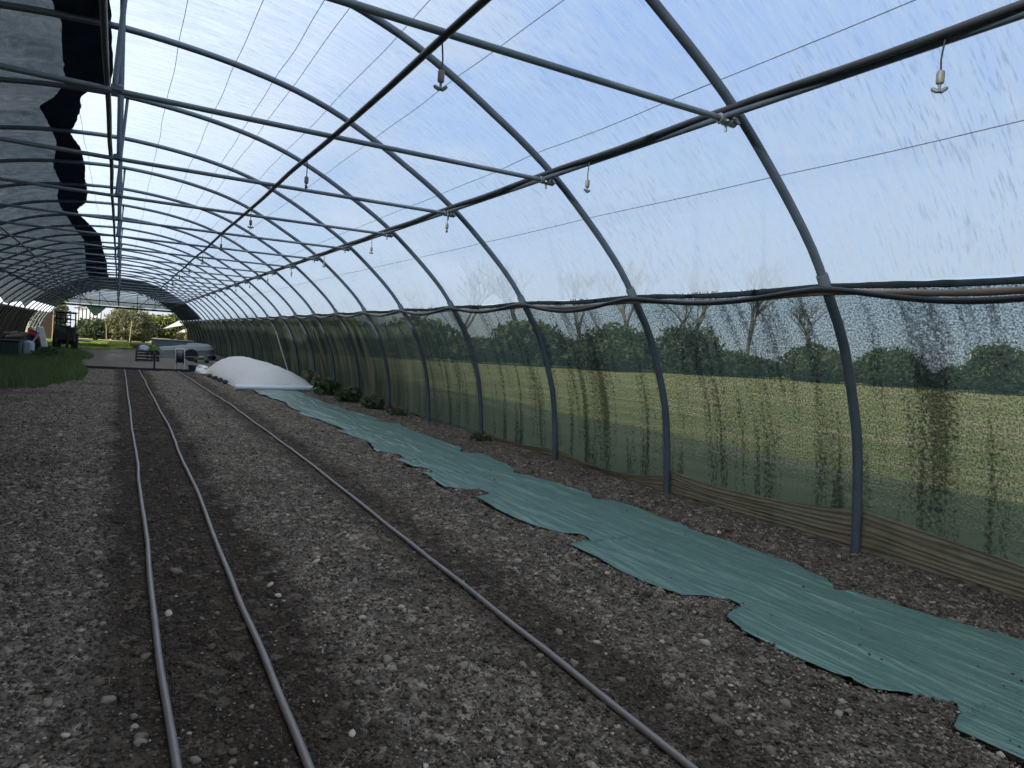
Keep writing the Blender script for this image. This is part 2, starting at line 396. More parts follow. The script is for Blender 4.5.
def copy_tree(o, parent=None):
    c = o.copy(); COL.objects.link(c)
    if parent is not None: c.parent = parent
    for ch in list(o.children): copy_tree(ch, c)
    return c
def struct(o, label=None, cat=None):
    o['kind'] = 'structure'
    if label: o['label'] = label; o['category'] = cat
    return o

ORD = ['first', 'second', 'third', 'fourth', 'fifth', 'sixth', 'seventh', 'eighth', 'ninth', 'tenth', 'eleventh', 'twelfth', 'thirteenth',
       'fourteenth', 'fifteenth', 'sixteenth', 'seventeenth', 'eighteenth', 'nineteenth', 'twentieth', 'twenty-first', 'twenty-second',
       'twenty-third', 'twenty-fourth', 'twenty-fifth', 'twenty-sixth', 'twenty-seventh', 'twenty-eighth', 'twenty-ninth', 'thirtieth']

# ------------------------------------------------------------------ tunnel section (metres, X across, Z up)
PR = [(0, 3.87), (.45, 3.848), (.91, 3.80), (1.4, 3.71), (1.78, 3.60), (2.05, 3.49), (2.35, 3.345), (2.53, 3.245), (2.89, 3.04), (3.2, 2.835),
      (3.52, 2.575), (3.83, 2.295), (4.04, 2.075), (4.19, 1.87), (4.42, 1.53), (4.57, 1.18), (4.69, .82), (4.755, .38), (4.785, 0)]
PRX = np.array([p[0] for p in PR]); PRZ = np.array([p[1] for p in PR])
def dense():
    P = [Vector((x, z)) for x, z in PR]; outp = []
    for i in range(len(P) - 1):
        p0 = P[i - 1] if i else Vector((-P[1].x, P[1].y)); p1, p2 = P[i], P[i + 1]; p3 = P[i + 2] if i + 2 < len(P) else P[i + 1] * 2 - P[i]
        for k in range(4):
            t = k / 4
            outp.append(.5 * ((2 * p1) + (p2 - p0) * t + (2 * p0 - 5 * p1 + 4 * p2 - p3) * t * t + (3 * p1 - p0 - 3 * p2 + p3) * t ** 3))
    outp.append(P[-1]); return outp
DEN = dense()
ARC = [0.0]
for a, b in zip(DEN, DEN[1:]): ARC.append(ARC[-1] + (b - a).length)
def sec(s, off=0.0):
    """point on the section at signed arc length s from the ridge, pushed outward by off"""
    a = abs(s); a = min(a, ARC[-1]); i = int(np.searchsorted(ARC, a)); i = max(1, min(i, len(DEN) - 1))
    t = (a - ARC[i - 1]) / max(1e-6, ARC[i] - ARC[i - 1]); p = DEN[i - 1].lerp(DEN[i], t); d = (DEN[i] - DEN[i - 1]).normalized()
    nrm = Vector((-d.y, d.x));
    q = p + nrm * off
    return (q.x if s >= 0 else -q.x, q.y)
def s_of_x(x):
    xs = [p.x for p in DEN]; return math.copysign(np.interp(abs(x), xs, ARC), x)
def s_of_z(z):
    zs = [p.y for p in DEN][::-1]; return float(np.interp(z, zs, ARC[::-1]))
Y1, SP, NH = 2.98, 2.0, 29
HY = [Y1 + SP * k for k in range(NH)]
YA, YB = -3.0, HY[-1] + .05
S_RAIL = s_of_z(1.87)

# ---- hoops
def mk_hoop():
    root = empty('tunnel_hoop')
    a = MB(); n = 64
    a.tube([(sec(S_RAIL * (2 * i / n - 1))[0], 0, sec(S_RAIL * (2 * i / n - 1))[1]) for i in range(n + 1)], .029, 12)
    a.build('arch_tube', M['steel'], root)
    for sg in (1, -1):
        l = MB(); ss = [S_RAIL - .06 + (ARC[-1] - S_RAIL + .06) * i / 12 for i in range(13)]
        pts = [(sg * sec(q)[0], 0, sec(q)[1]) for q in ss]; pts.append((pts[-1][0], 0, -.12))
        l.tube(pts, .034, 12); l.build('leg', M['steel_leg'], root)
        c = MB(); q0, q1 = sec(S_RAIL - .10), sec(S_RAIL + .03)
        c.tube([(sg * q0[0], 0, q0[1]), (sg * q1[0], 0, q1[1])], .039, 12); c.build('sleeve', M['steel_leg'], root)
    return root
proto = mk_hoop()
for k, y in enumerate(HY):
    o = proto if k == 0 else copy_tree(proto)
    o.location = (0, y, 0)
    tag(o, f'grey steel arch hoop of the tunnel frame, {ORD[k]} from the camera end', 'hoop', 'arch hoops of the tunnel')

# ---- tie bars with clamps and king post
ZB = 2.775; XB = 3.14
def mk_bar(slant):
    root = empty('tie_bar')
    b = MB(); b.tube([(-XB + 6.28 * i / 12, 0, ZB - .015 * math.sin(PI * i / 12)) for i in range(13)], .0185, 10); b.build('bar_tube', M['bar'], root)
    for sg in (1, -1):
        c = MB(); c.tube([(sg * (XB - .03), 0, ZB), (sg * (XB + .10), .0, ZB - .005)], .030, 10)
        c.box((sg * (XB + .03), 0, ZB + .01), (.05, .07, .075), None, .01)
        c.tube([(sg * (XB + .03), -.06, ZB), (sg * (XB + .03), .06, ZB)], .012, 8); c.tube([(sg * (XB + .03), 0, ZB - .07), (sg * (XB + .03), 0, ZB + .05)], .008, 8)
        c.lathe([(.022, -.008), (.028, 0), (.022, .008)], (sg * (XB + .09), -.035, ZB), 10, Matrix.Rotation(PI / 2, 3, 'X'))
        c.build('clamp', M['zinc'], root)
    p = MB(); x0, dy = (.055, .0) if slant else (-.012, 0)
    p.tube([(x0, dy, 3.855), (-.02 if slant else .005, 0, ZB)], .0165 if slant else .021, 10); p.build('king_post', M['bar'] if slant else M['steel'], root)
    j = MB(); j.box((-.005, 0, ZB), (.07, .05, .05), None, .01); j.build('post_clip', M['steel'], root)
    return root
bars = [mk_bar(False), mk_bar(True)]
for k, y in enumerate(HY):
    src = bars[k % 2]; o = src if k < 2 else copy_tree(src)
    o.location = (0, y + .035, 0)
    tag(o, f'thin horizontal tie bar bolted across the {ORD[k]} arch hoop from the camera end', 'tie bar', 'tie bars across the hoops')

# ---- long pipes
def long_pipe(name, fx, fz, r, mat, label, cat, y0=YA, y1=YB, step=.25, seg=10, group=None):
    m = MB(); n = int((y1 - y0) / step)
    m.tube([(fx(y0 + (y1 - y0) * i / n), y0 + (y1 - y0) * i / n, fz(y0 + (y1 - y0) * i / n)) for i in range(n + 1)], r, seg)
    o = m.build(name, mat); tag(o, label, cat, group); return o
def bay(y): return ((y - Y1) / SP) % 1.0
for sg, side in ((1, 'over the green sheet'), (-1, 'under the shade net side')):
    long_pipe('purlin', lambda y: sg * 3.15, lambda y: 2.790, .0205, M['steel'], f'straight steel purlin running along the hoops {side}', 'purlin')
    long_pipe('water_hose', lambda y: sg * (3.15 - .012 - .03 * abs(math.sin(PI * bay(y)))), lambda y: 2.824 - .022 * math.sin(PI * bay(y)) ** 2, .0185, M['black_pe'],
              f'black water hose tied on top of the purlin {side}', 'hose')
    xw = 1.325 if sg > 0 else -1.63
    long_pipe('sprinkler_pipe', lambda y: xw + .02 * mnoise.noise(Vector((y * .5, sg, 0))), lambda y: 2.752 + .008 * math.sin(y * 1.3), .0185, M['black_pe'],
              f'black sprinkler pipe hung below the tie bars {"on the clear film side" if sg > 0 else "on the shade net side"}', 'pipe')
long_pipe('ridge_purlin', lambda y: .0, lambda y: 3.825, .021, M['steel'], 'steel ridge purlin running under the top of the hoops', 'purlin')
long_pipe('overhead_main', lambda y: -.062 + .012 * mnoise.noise(Vector((y * .6, 3, 0))), lambda y: 2.815 + .015 * math.sin(y * 1.7), .017, M['black_pe'],
          'dark jointed water pipe lying on the tie bars under the ridge', 'pipe')
for k, x in enumerate((-.45, .44, .92, 1.27, 1.43, 1.79, 2.27, 3.04, 3.61)):
    z0 = sec(s_of_x(x), .035 if x > 0 else .066)
    long_pipe('film_wire', lambda y: z0[0] + .022 * mnoise.noise(Vector((y * .9, k * 5.3, 0))), lambda y: z0[1] + .012 * mnoise.noise(Vector((y * .9, k * 2.3, 4))) - .004 * math.sin(PI * bay(y)),
              .0028, M['wire'], f'thin wire strung lengthwise under the roof film, {ORD[k]} counted from the ridge shade edge outward', 'wire', step=.2, seg=5, group='wires under the film')
long_pipe('side_rail', lambda y: 4.165, lambda y: 1.815 + .02 * math.cos(2 * PI * bay(y)), .021, M['tan_rail'], 'straight tan rail along the top of the green net wall', 'rail')
long_pipe('sagging_hose', lambda y: 4.135, lambda y: 1.858 - {-1: .112, 0: .070, 1: .10, 2: .075}.get(math.floor((y - Y1) / SP), .08) * math.sin(PI * bay(y)) ** 1.3, .0195, M['black_pe'],
          'black hose sagging between the hoops along the net wall top', 'hose', step=.1)
long_pipe('far_side_rail', lambda y: -4.165, lambda y: 1.845, .019, M['steel'], 'steel rail along the top of the dark wall on the shade net side', 'rail')

# ---- sprinklers
def mk_sprinkler(mat):
    r = empty('hanging_sprinkler')
    t = MB(); t.tube([(0, 0, 0), (.006, 0, -.05), (.010, 0, -.10), (.006, 0, -.155)], .0045, 8); t.build('drop_tube', M['black_pe'], r)
    w = MB(); w.lathe([(.008, -.150), (.016, -.154), (.0185, -.162), (.0185, -.205), (.016, -.213), (.008, -.218)], (.006, 0, 0), 14); w.build('weight', mat, r)
    n = MB(); n.lathe([(.007, -.216), (.007, -.240), (.011, -.245), (.011, -.252), (.004, -.258)], (.006, 0, 0), 10)
    for sg in (-1, 1):
        R = Matrix.Rotation(sg * 1.0, 3, 'Y')
        n.lathe([(.004, -.022), (.0105, -.016), (.0105, .010), (.005, .018)], (.006 + sg * .020, sg * .004, -.243), 10, R)
    n.build('nozzle', M['nozzle'], r); return r
sp1, sp2 = mk_sprinkler(M['weight']), mk_sprinkler(M['weight_white'])
k1 = k2 = 0
def put(src, first, loc, rz, label, grp):
    o = src if first else copy_tree(src); o.location = loc; o.rotation_euler = (0, 0, rz); o.scale = (.9,) * 3; tag(o, label, 'sprinkler', grp); return o
for i in range(15):
    put(sp1, i == 0, (3.125, 1.735 + 2.6 * i, 2.785), 2.1 + i * 1.1, f'small sprinkler hanging from the purlin above the green sheet, {ORD[i]} from the camera end', 'sprinklers on the purlin')
for i in range(15):
    put(sp1, False, (1.325, 3.06 + 2.66 * i, 2.745), -.6 + i * 1.7, f'small sprinkler hanging from the black pipe under clear film, {ORD[i]} from the camera end', 'sprinklers on the black pipe')
for i in range(12):
    put(sp2, i == 0, (-1.63, 15.6 + 2.5 * i, 2.72), i * 1.3, f'pale weighted sprinkler hanging under the shade net, {ORD[i]} seen from the camera end', 'pale sprinklers under the shade net')

# ---- roof film
def roof_sheet(name, s0, s1, y0, y1, off, mat, nx, ny, wob=.008, parent=None):
    def fn(u, v):
        s = s0 + (s1 - s0) * u; y = y0 + (y1 - y0) * v
        w = wob * mnoise.noise(Vector((s * 1.7, y * 1.1, off * 50)))
        p = sec(s, off + w); return (p[0], y, p[1]), (y, s)
    return link(name, *grid(nx, ny, fn)[:2], mat, parent, True, None, grid(nx, ny, fn)[2])
film = roof_sheet('ceiling', -S_RAIL - .02, S_RAIL + .02, YA, YB, .078, M['film'], 60, 140)
struct(film, 'clear streaked plastic film stretched over the arch hoops', 'roof film')

# ---- shade net with ragged doubled edge near the ridge
LE = [(-3, -.55), (5.5, -.50), (6.9, -.50), (7.3, -.46), (8.07, -.5), (9.0, -.53), (9.6, -.66), (10.1, -.85), (11.3, -.80), (12.0, -.80), (13.7, -.96), (15.1, -.95), (16.7, -1.1), (18, -1.13), (19.6, -1.1), (22, -1.05), (25, -.95), (30, -1.1), (38, -1.35), (43.4, -1.4)]
RE = [(-3, -.06), (5.5, -.08), (6.85, -.09), (8.3, -.08), (8.85, -.11), (9.0, -.25), (9.5, -.41), (10.0, -.43), (10.4, -.47), (11.1, -.57), (11.35, -.60), (12.1, -.52), (13.5, -.51), (14.6, -.55), (16, -.56), (17.3, -.62), (17.9, -.72), (18.5, -.84), (19.3, -.84), (20.8, -.71), (22.2, -.6), (23.7, -.5), (28.3, -.5), (33.6, -.46), (39.8, -.53), (43.4, -.5)]
def itp(T, y): return float(np.interp(y, [a for a, b in T], [b for a, b in T]))
def shade(u, v):
    y = -3 + 46.4 * v; e = s_of_x(itp(LE, y) + .04); b = -s_of_x(3.62) + (.06 if y < 30 else .0)
    b = -s_of_z(1.72) if y < 28 else -s_of_x(4.09 + .07 * math.sin(y * .9))
    s = b + (e - b) * u; p = sec(s, .052 + .008 * mnoise.noise(Vector((s * 2.2, y * 1.3, 2)))); return (p[0], y, p[1]), (y, s)
g = grid(40, 240, shade); sn = empty('shade_net', (0, 0, 0))
link('cloth', g[0], g[1], M['shade'], sn, True, None, g[2])
def fold(u, v):
    y = -3 + 46.4 * v; j = .018 * mnoise.noise(Vector((y * 6, 0, 0)))
    a, b = s_of_x(itp(LE, y) + j), s_of_x(itp(RE, y) + .02 * mnoise.noise(Vector((y * 4, 9, 0))))
    t = 2 * PI * u; c, h = (a + b) / 2, (b - a) / 2
    s = c - h * math.cos(t); p = sec(s, .050 + .012 * math.sin(t) * (1 + .4 * mnoise.noise(Vector((s * 9, y * 3, 1))))); return (p[0], y, p[1]), (y, s)
g = grid(25, 460, fold)
link('folded_edge', g[0], g[1], M['shade_fold'], sn, True, None, g[2])
tag(sn, 'grey green shade net over one half of the roof with a ragged dark folded edge', 'shade net')
def shade2(u, v):
    y = 43.6 + (YB - .1 - 43.6) * v; a = -s_of_x(3.85); b = s_of_x(4.16); s = a + (b - a) * u
    p = sec(s, .052 + .008 * mnoise.noise(Vector((s * 2.2, y * 1.3, 2)))); return (p[0], y, p[1]), (y, s)
g = grid(50, 60, shade2)
tag(link('end_shade_net', g[0], g[1], M['shade_end'], None, True, None, g[2]), 'dark shade net wrapped over the whole roof at the open far end', 'shade net')

# ---- net walls
S_END = ARC[-1]
def wall(sg, top, yb=YB):
    def fn(u, v):
        y = YA + (yb - YA) * v; s = S_END + (top - S_END) * u
        off = .05 + .045 * (1 - u) + .012 * mnoise.noise(Vector((s * 2, y * .9, sg))) + .018 * math.sin(PI * bay(y)) * math.sin(PI * u)
        p = sec(s, off); z = p[1] if u > 0 else -.22
        return (sg * p[0], y, z), (y, S_END - s)
    return grid(14, 260, fn)
g = wall(1, S_RAIL + .02); wr = link('wall_right', g[0], g[1], M['net'], None, True, None, g[2])
struct(wr, 'see-through green net side wall with dark algae streaks', 'net wall')
g = wall(-1, S_RAIL - .01, 50.0); wl = link('wall_left', g[0], g[1], M['net_left'], None, True, None, g[2])
struct(wl, 'dark dense net side wall on the shaded side', 'net wall')
def hem(u, v):
    y = YA + (YB - YA) * v; t = 2 * PI * u; w = .024 + .009 * mnoise.noise(Vector((y * 2.2, 1, 0))) + .008 * mnoise.noise(Vector((y * 19, 1, 0)))
    s = S_RAIL + .022 - .012 * math.cos(2 * PI * bay(y)) - w * math.cos(t); p = sec(s, .032 + .008 * math.sin(t)); return (p[0], y, p[1]), (y, s)
g = grid(13, 700, hem); ho = link('hem', g[0], g[1], M['hem'], wr, True, None, g[2]); ho['label'] = 'dark folded top hem of the net'
# end wall above the opening
def gable(u, v):
    x = -4.0 + 8.0 * u; zt = sec(s_of_x(x), -.02)[1]; z = 2.70 + (max(zt, 2.72) - 2.70) * v
    return (x, HY[-1] + .03, z), (x, z)
xg = s_of_x(3.25)
def gable2(u, v):
    x = -3.30 + 6.6 * u; zt = sec(s_of_x(x), .01)[1]; z = 2.66 + (zt - 2.66) * v; return (x, HY[-1] + .03, z), (x * 3, z)
g = grid(40, 12, gable2); wf = link('wall_far', g[0], g[1], M['film'], None, True, None, g[2]); struct(wf, 'pale film end wall panel above the far opening', 'end wall')
gf = empty('gable_frame', (0, HY[-1] - .05, 0))
b = MB(); b.box((0, 0, 2.60), (8.6, .12, .13), None, .01); b.build('beam', M['dark'], gf)
for x in (-2.45, -1.25, -.02, 1.2, 2.4):
    z = sec(s_of_x(x))[1]; b = MB(); b.tube([(x, 0, 2.62), (x, 0, z)], .022, 8); b.build('upright', M['bar'], gf)
for x0, x1 in ((-2.45, -1.7), (-1.25, -.5), (1.2, 2.0), (2.2, 3.0)):
    z = sec(s_of_x(min(abs(x0), abs(x1))))[1] - .25; b = MB(); b.tube([(x0, 0, 2.64) if x0 > 0 else (x0, 0, z), (x1, 0, z) if x0 > 0 else (x1, 0, 2.64)], .018, 8); b.build('brace', M['bar'], gf)
b = MB(); b.tube([(-3.0, 0, 3.02), (3.0, 0, 3.02)], .02, 8); b.build('rail', M['bar'], gf)
tag(gf, 'dark end frame with cross beam, uprights and braces at the far opening', 'frame')
bp = empty('brown_screen', (-4.42, HY[-1] - .02, 0))
b = MB(); b.box((0, 0, 1.0), (.74, .04, 2.0), None, .005); b.build('board', M['brown'], bp)
b = MB(); b.tube([(.36, -.05, 0), (.41, -.05, 2.05)], .045, 8); o = b.build('post', M['wood'], bp); o['label'] = 'pale wooden post'
tag(bp, 'brown board panel with pale post closing the side of the far opening', 'panel')
vs, fs, uv = grid(14, 10, lambda u, v: ((-2.1 + 1.35 * u * (1 - v * .92) + .56 * v, HY[-1] - .16 - .05 * math.sin(u * 9) * (1 - v), 2.58 - .72 * v + .05 * math.sin(u * PI) * v), (u, v)))
M['drape'] = plain('blue_grey_cloth', (.16, .22, .26), .8, .2, 5, 0, .3, .2, .3)
tag(link('hanging_cloth', vs, fs, M['drape'], None, True, None, uv), 'blue grey cloth hanging in a point from the far beam', 'cloth')

# ---- tan skirt film along the net foot
def skirt(k, y0, y1, lab, topf):
    def fn(u, v):
        t = u; y = y0 + (y1 - y0) * t; zt = topf(t)
        z = -.03 + (zt + .03) * v
        x = 4.80 + .0055 * math.sin(v * 52 + 6 * mnoise.noise(Vector((y * 1.1, v * 2, k)))) + .005 * math.sin(v * 23 + 5 * mnoise.noise(Vector((y * .9, v, k + 9)))) + .035 * math.sin(PI * t) * (1 - v) + .012 * mnoise.noise(Vector((y * 5, v * 5, k)))
        return (x + .02, y, z), (y, z)
    g = grid(70, 80, fn); o = link('skirt_film', g[0], g[1], M['skirt'], None, True, None, g[2]); tag(o, lab, 'skirt film', 'tan skirt films along the net foot')
skirt(0, 1.0, 3.02, 'pleated tan skirt film at the net foot before the first hoop leg', lambda t: .16 + .16 * t ** 1.4)
skirt(1, 2.96, 5.02, 'pleated tan skirt film at the net foot between the first and second hoop legs', lambda t: .31 - .36 * t + .28 * t * t)
skirt(2, 4.96, 7.0, 'pleated tan skirt film sagging low between the second and third hoop legs', lambda t: .19 - .52 * t + .48 * t * t)
skirt(3, 7.0, 9.0, 'narrow pale skirt film between the third and fourth hoop legs', lambda t: .13 - .30 * t + .26 * t * t)
skirt(4, 10.95, 13.0, 'short pale skirt film between the fifth and sixth hoop legs', lambda t: .02 + .10 * t * t)

# ------------------------------------------------------------------ ground
RR = [(1.3, 4.03), (1.57, 4.0), (1.97, 3.96), (2.33, 3.88), (2.45, 3.77), (2.59, 3.9), (2.89, 3.98), (3.41, 3.93), (3.8, 3.91), (3.86, 3.96), (4.72, 4.02), (4.92, 3.84), (5.14, 3.95), (5.38, 3.87), (6.02, 3.86), (6.16, 3.71), (6.42, 3.88), (7.31, 3.93), (7.62, 3.77), (7.86, 3.93), (9.0, 3.91), (9.31, 3.88), (10.46, 3.96), (10.6, 3.78), (11.2, 3.9), (12.4, 3.77), (14.0, 3.7), (16.0, 3.8), (17.3, 3.7)]
LL = [(1.05, 2.76), (1.28, 2.78), (1.33, 2.95), (1.39, 3.02), (1.60, 2.77), (1.9, 2.73), (2.22, 2.74), (2.40, 2.80), (2.46, 3.0), (2.56, 3.01), (2.77, 2.77), (3.16, 2.75), (3.74, 2.75), (3.76, 2.97), (3.9, 2.99), (4.28, 2.74), (5.15, 2.75), (5.3, 2.97), (5.46, 2.97), (5.62, 2.68), (6.28, 2.74), (6.33, 2.88), (6.5, 2.89), (6.72, 2.75), (7.07, 2.77), (7.1, 2.9), (7.45, 2.92), (7.76, 2.74), (8.1, 2.8), (8.5, 2.9), (8.56, 2.9), (9.5, 2.75), (9.6, 2.9), (10.9, 2.85), (11.78, 2.73), (12.0, 2.85), (12.75, 2.77), (13.5, 2.9), (15.4, 2.72), (17.3, 2.8)]
def hose_x(k, y):
    b = (.236, itp([(0, .57), (2, .580), (3.5, .60), (5.7, .632), (10.8, .66), (22, .617)], y), itp([(0, 1.67), (1.5, 1.68), (2.3, 1.71), (3.8, 1.735), (7.6, 1.825), (13, 1.83), (21.6, 1.69), (26, 1.68)], y))[k]
    return b + .018 * mnoise.noise(Vector((y * .45, k * 7.7, 0))) + .006 * mnoise.noise(Vector((y * 1.6, k * 3.1, 0)))
def hz(x, y):
    """soil height"""
    a = .016 * mnoise.noise(Vector((x * 2.3, y * 2.3, 0))) + .017 * mnoise.noise(Vector((x * 8, y * 8, 3))) + .019 * mnoise.noise(Vector((x * 19, y * 19, 5))) + (.008 * mnoise.noise(Vector((x * 43, y * 43, 8))) if y < 8 else 0)
    d = min(abs(x - hose_x(k, y)) for k in range(3)) if y < 27 else 9
    if d < .08: a = a * .35 - .006 * (1 - d / .08)
    if y < 17.4:
        l, r = itp(LL, y), itp(RR, y)
        if l - .02 < x < r + .02: a = -.03
        elif l - .16 < x < l: a = max(a, 0) + .012
    return a
ys = [-2.0]
while ys[-1] < 60: ys.append(ys[-1] + (.12 if ys[-1] < .9 else min(.5, max(.022, .0085 * ys[-1]))))
xs = [-4.95]
while xs[-1] < 4.95: xs.append(xs[-1] + (.022 if -1.3 < xs[-1] < 4.75 else .09))
vs = []; 
for y in ys:
    for x in xs: vs.append((x, y, hz(x, y) if (y < 30 and x > -3.5) else .012 * mnoise.noise(Vector((x * 2, y * 2, 0)))))
nx = len(xs)
fs = [(j * nx + i, j * nx + i + 1, (j + 1) * nx + i + 1, (j + 1) * nx + i) for j in range(len(ys) - 1) for i in range(nx - 1)]
fl = link('floor', vs, fs, M['soil']); struct(fl, 'stony brown soil floor with damp dark strips', 'soil')
def fieldz(u, v):
    x = -160 + 420 * u; y = -80 + 320 * v; return (x, y, -.15 + .05 * mnoise.noise(Vector((x * .1, y * .1, 0)))), (x, y)
g = grid(80, 80, fieldz); struct(link('field', g[0], g[1], M['field']), 'sunlit grass field outside the tunnel', 'field')

def lawnf(u, v):
    y = 41.5 + 18.2 * v; xr = .95 + .35 * mnoise.noise(Vector((y * .6, 3, 3))) - 1.6 * max(0, 1 - v * 5); x = -4.7 + (xr + 4.7) * u
    return (x, y, .03 + .03 * mnoise.noise(Vector((x, y, 2)))), (x, y)
g = grid(40, 60, lawnf); struct(link('lawn', g[0], g[1], M['lawn']), 'bright green lawn reaching under the far end of the tunnel', 'lawn')
# ---- stones: loose gravel (uncountable) and the larger single stones
ICO = None
def ico(sub):
    import bmesh
    bm = bmesh.new(); bmesh.ops.create_icosphere(bm, subdivisions=sub, radius=1)
    v = np.array([p.co[:] for p in bm.verts]); f = np.array([[q.index for q in p.verts] for p in bm.faces]); bm.free(); return v, f
IV1, IF1 = ico(1); IV2, IF2 = ico(2)
def rough(v, seed, a=.35):
    o = []
    for p in v:
        q = Vector(p); o.append(p * (1 + a * mnoise.noise(q * 1.3 + Vector((seed * 5.1, seed, 0)))))
    return np.array(o) * np.array([1.0, .8, .62])
VAR = [rough(IV1, k, .7) for k in range(14)]
OV = np.array([(1, 0, 0), (-1, 0, 0), (0, 1, 0), (0, -1, 0), (0, 0, 1), (0, 0, -1.)]); OF = np.array([(0, 2, 4), (2, 1, 4), (1, 3, 4), (3, 0, 4), (2, 0, 5), (1, 2, 5), (3, 1, 5), (0, 3, 5)])
OVAR = [OV * np.array([RNG.uniform(.7, 1.3), RNG.uniform(.6, 1.1), RNG.uniform(.5, .9)]) + RNG.normal(size=(6, 3)) * .16 for k in range(16)]
def wetness(x):
    return (abs(x - .42) < .46) or (abs(x - 1.80) < .22)
def scatter(n, y0, y1, x0, x1, smin, smax, pw, small=False):
    V = []; F = []; T = []; c = 0
    for k in range(n):
        y = y0 * (y1 / y0) ** RNG.random(); x = x0 + (x1 - x0) * RNG.random()
        # keep inside the wedge of ground near the camera that can be seen
        if y < 17.4 and itp(LL, y) - .004 < x < itp(RR, y) + .004:
            if not small or RNG.random() > .007: continue
            zz = .03
        else: zz = hz(x, y)
        if min(abs(x - hose_x(q, y)) for q in range(3)) < (.018 if small else .03): continue
        s = smin + (smax - smin) * RNG.random() ** pw
        w = wetness(x + .12 * mnoise.noise(Vector((x * 3, y * 3, 0))))
        if w and not small and RNG.random() < .45: continue
        v = (OVAR[RNG.integers(16)] if small else VAR[RNG.integers(14)]) * s; a = RNG.random() * 6.28; ca, sa = math.cos(a), math.sin(a)
        v = np.stack([v[:, 0] * ca - v[:, 1] * sa + x, v[:, 0] * sa + v[:, 1] * ca + y, v[:, 2] + zz + s * .22], 1)
        V.append(v); F.append((OF if small else IF1) + c); c += len(v); t = RNG.random()
        t = (t * t * .42 if w and RNG.random() < .9 else .06 + .86 * t ** 1.9); T.append(np.full(len(v), t))
    return np.concatenate(V), np.concatenate(F), np.concatenate(T)
def stone_obj(name, V, F, T):
    me = bpy.data.meshes.new(name); me.vertices.add(len(V)); me.vertices.foreach_set('co', V.astype(np.float32).ravel())
    me.loops.add(F.size); me.loops.foreach_set('vertex_index', F.astype(np.int32).ravel()); me.polygons.add(len(F))
    me.polygons.foreach_set('loop_start', np.arange(0, F.size, 3, dtype=np.int32)); me.polygons.foreach_set('loop_total', np.full(len(F), 3, dtype=np.int32))
    at = me.attributes.new('tone', 'FLOAT', 'POINT'); at.data.foreach_set('value', T.astype(np.float32))
    me.update(calc_edges=True); me.validate(); me.materials.append(M['stones']); o = bpy.data.objects.new(name, me); COL.objects.link(o); return o
PARTS = [scatter(105000, .95, 9, -1.5, 4.75, .0035, .0105, 1.6, True), scatter(32000, .95, 16, -2.4, 4.75, .005, .013, 1.8), scatter(6500, .95, 25, -2.2, 4.7, .008, .024, 2.8)]
off = 0; GF = []
for q in PARTS: GF.append(q[1] + off); off += len(q[0])
o = stone_obj('gravel', np.concatenate([q[0] for q in PARTS]), np.concatenate(GF), np.concatenate([q[2] for q in PARTS]))
tag(o, 'fine stones and crumbs scattered all over the brown soil', 'gravel', None, 'stuff')
protos = []
for k in range(8):
    v = rough(IV2, 20 + k, .55)
    st = stone_obj('stone', v, IF2, np.full(len(v), (.62, .7, .8, .9, .5, .74, .98, .66)[k])); protos.append(st)
used = [False] * 8
PX = [(-.20, 1.95, .05), (-.42, 2.35, .03), (.0, 3.9, .035), (.36, 4.0, .035), (.18, 3.0, .022), (1.05, 2.6, .028), (.98, 1.75, .04), (1.02, 2.0, .03), (1.9, 2.6, .03), (2.0, 1.7, .03), (2.25, 3.0, .028), (2.45, 2.2, .03), (2.28, 4.1, .026), (1.3, 2.4, .024)]
n = 0
while n < 260:
    if n < len(PX): x, y, s = PX[n]
    else:
        y = 1.35 * (9 / 1.35) ** RNG.random(); x = -1.4 + 5.9 * RNG.random(); s = .012 + .013 * RNG.random() ** 2
    if itp(LL, y) - .03 < x < itp(RR, y) + .03 or min(abs(x - hose_x(q, y)) for q in range(3)) < .045:
        if n < len(PX): n += 1
        continue
    k = n % 8 if not (wetness(x) and RNG.random() < .6) else 4
    o = protos[k] if not used[k] else protos[k].copy()
    if used[k]: COL.objects.link(o)
    used[k] = True
    o.scale = (s, s, s * .9); o.rotation_euler = (RNG.random() * .4, RNG.random() * .4, RNG.random() * 6.28); o.location = (x, y, hz(x, y) + s * .18)
    tag(o, 'loose pale stone lying on the bare brown soil', 'stone', 'larger stones on the soil'); n += 1
for k in range(8):
    if not used[k]: bpy.data.objects.remove(protos[k])
m = MB()
for k in range(160):
    y = 1.5 * (12 / 1.5) ** random.random(); x = -1.3 + 5.8 * random.random()
    if itp(LL, y) < x < itp(RR, y): continue
    a = random.random() * PI; l = .012 + .03 * random.random(); z = hz(x, y) + .008
    m.tube([(x - l * math.cos(a), y - l * math.sin(a), z), (x + .01, y, z + .012), (x + l * math.cos(a + .3), y + l * math.sin(a + .3), z + .004)], .0010, 4)
tag(m.build('straw', M['straw']), 'bits of dry straw strewn on the soil', 'straw', None, 'stuff')

# ---- drip hoses
for k, (lab) in enumerate(('dusty drip hose along the dark bed, outer one beside the dry path', 'dusty drip hose along the dark bed, inner of the close pair', 'single dusty drip hose lying between the dark bed and the green sheet')):
    m = MB(); n = 260; pts = []
    for i in range(n + 1):
        y = .4 * (23.3 / .4) ** (i / n); pts.append((hose_x(k, y), y, .010 + .006 * mnoise.noise(Vector((y * 1.2, k, 1)))))
    m.tube(pts, .0138, 12); tag(m.build('drip_hose', M['drip']), lab, 'hose', 'drip hoses on the soil')

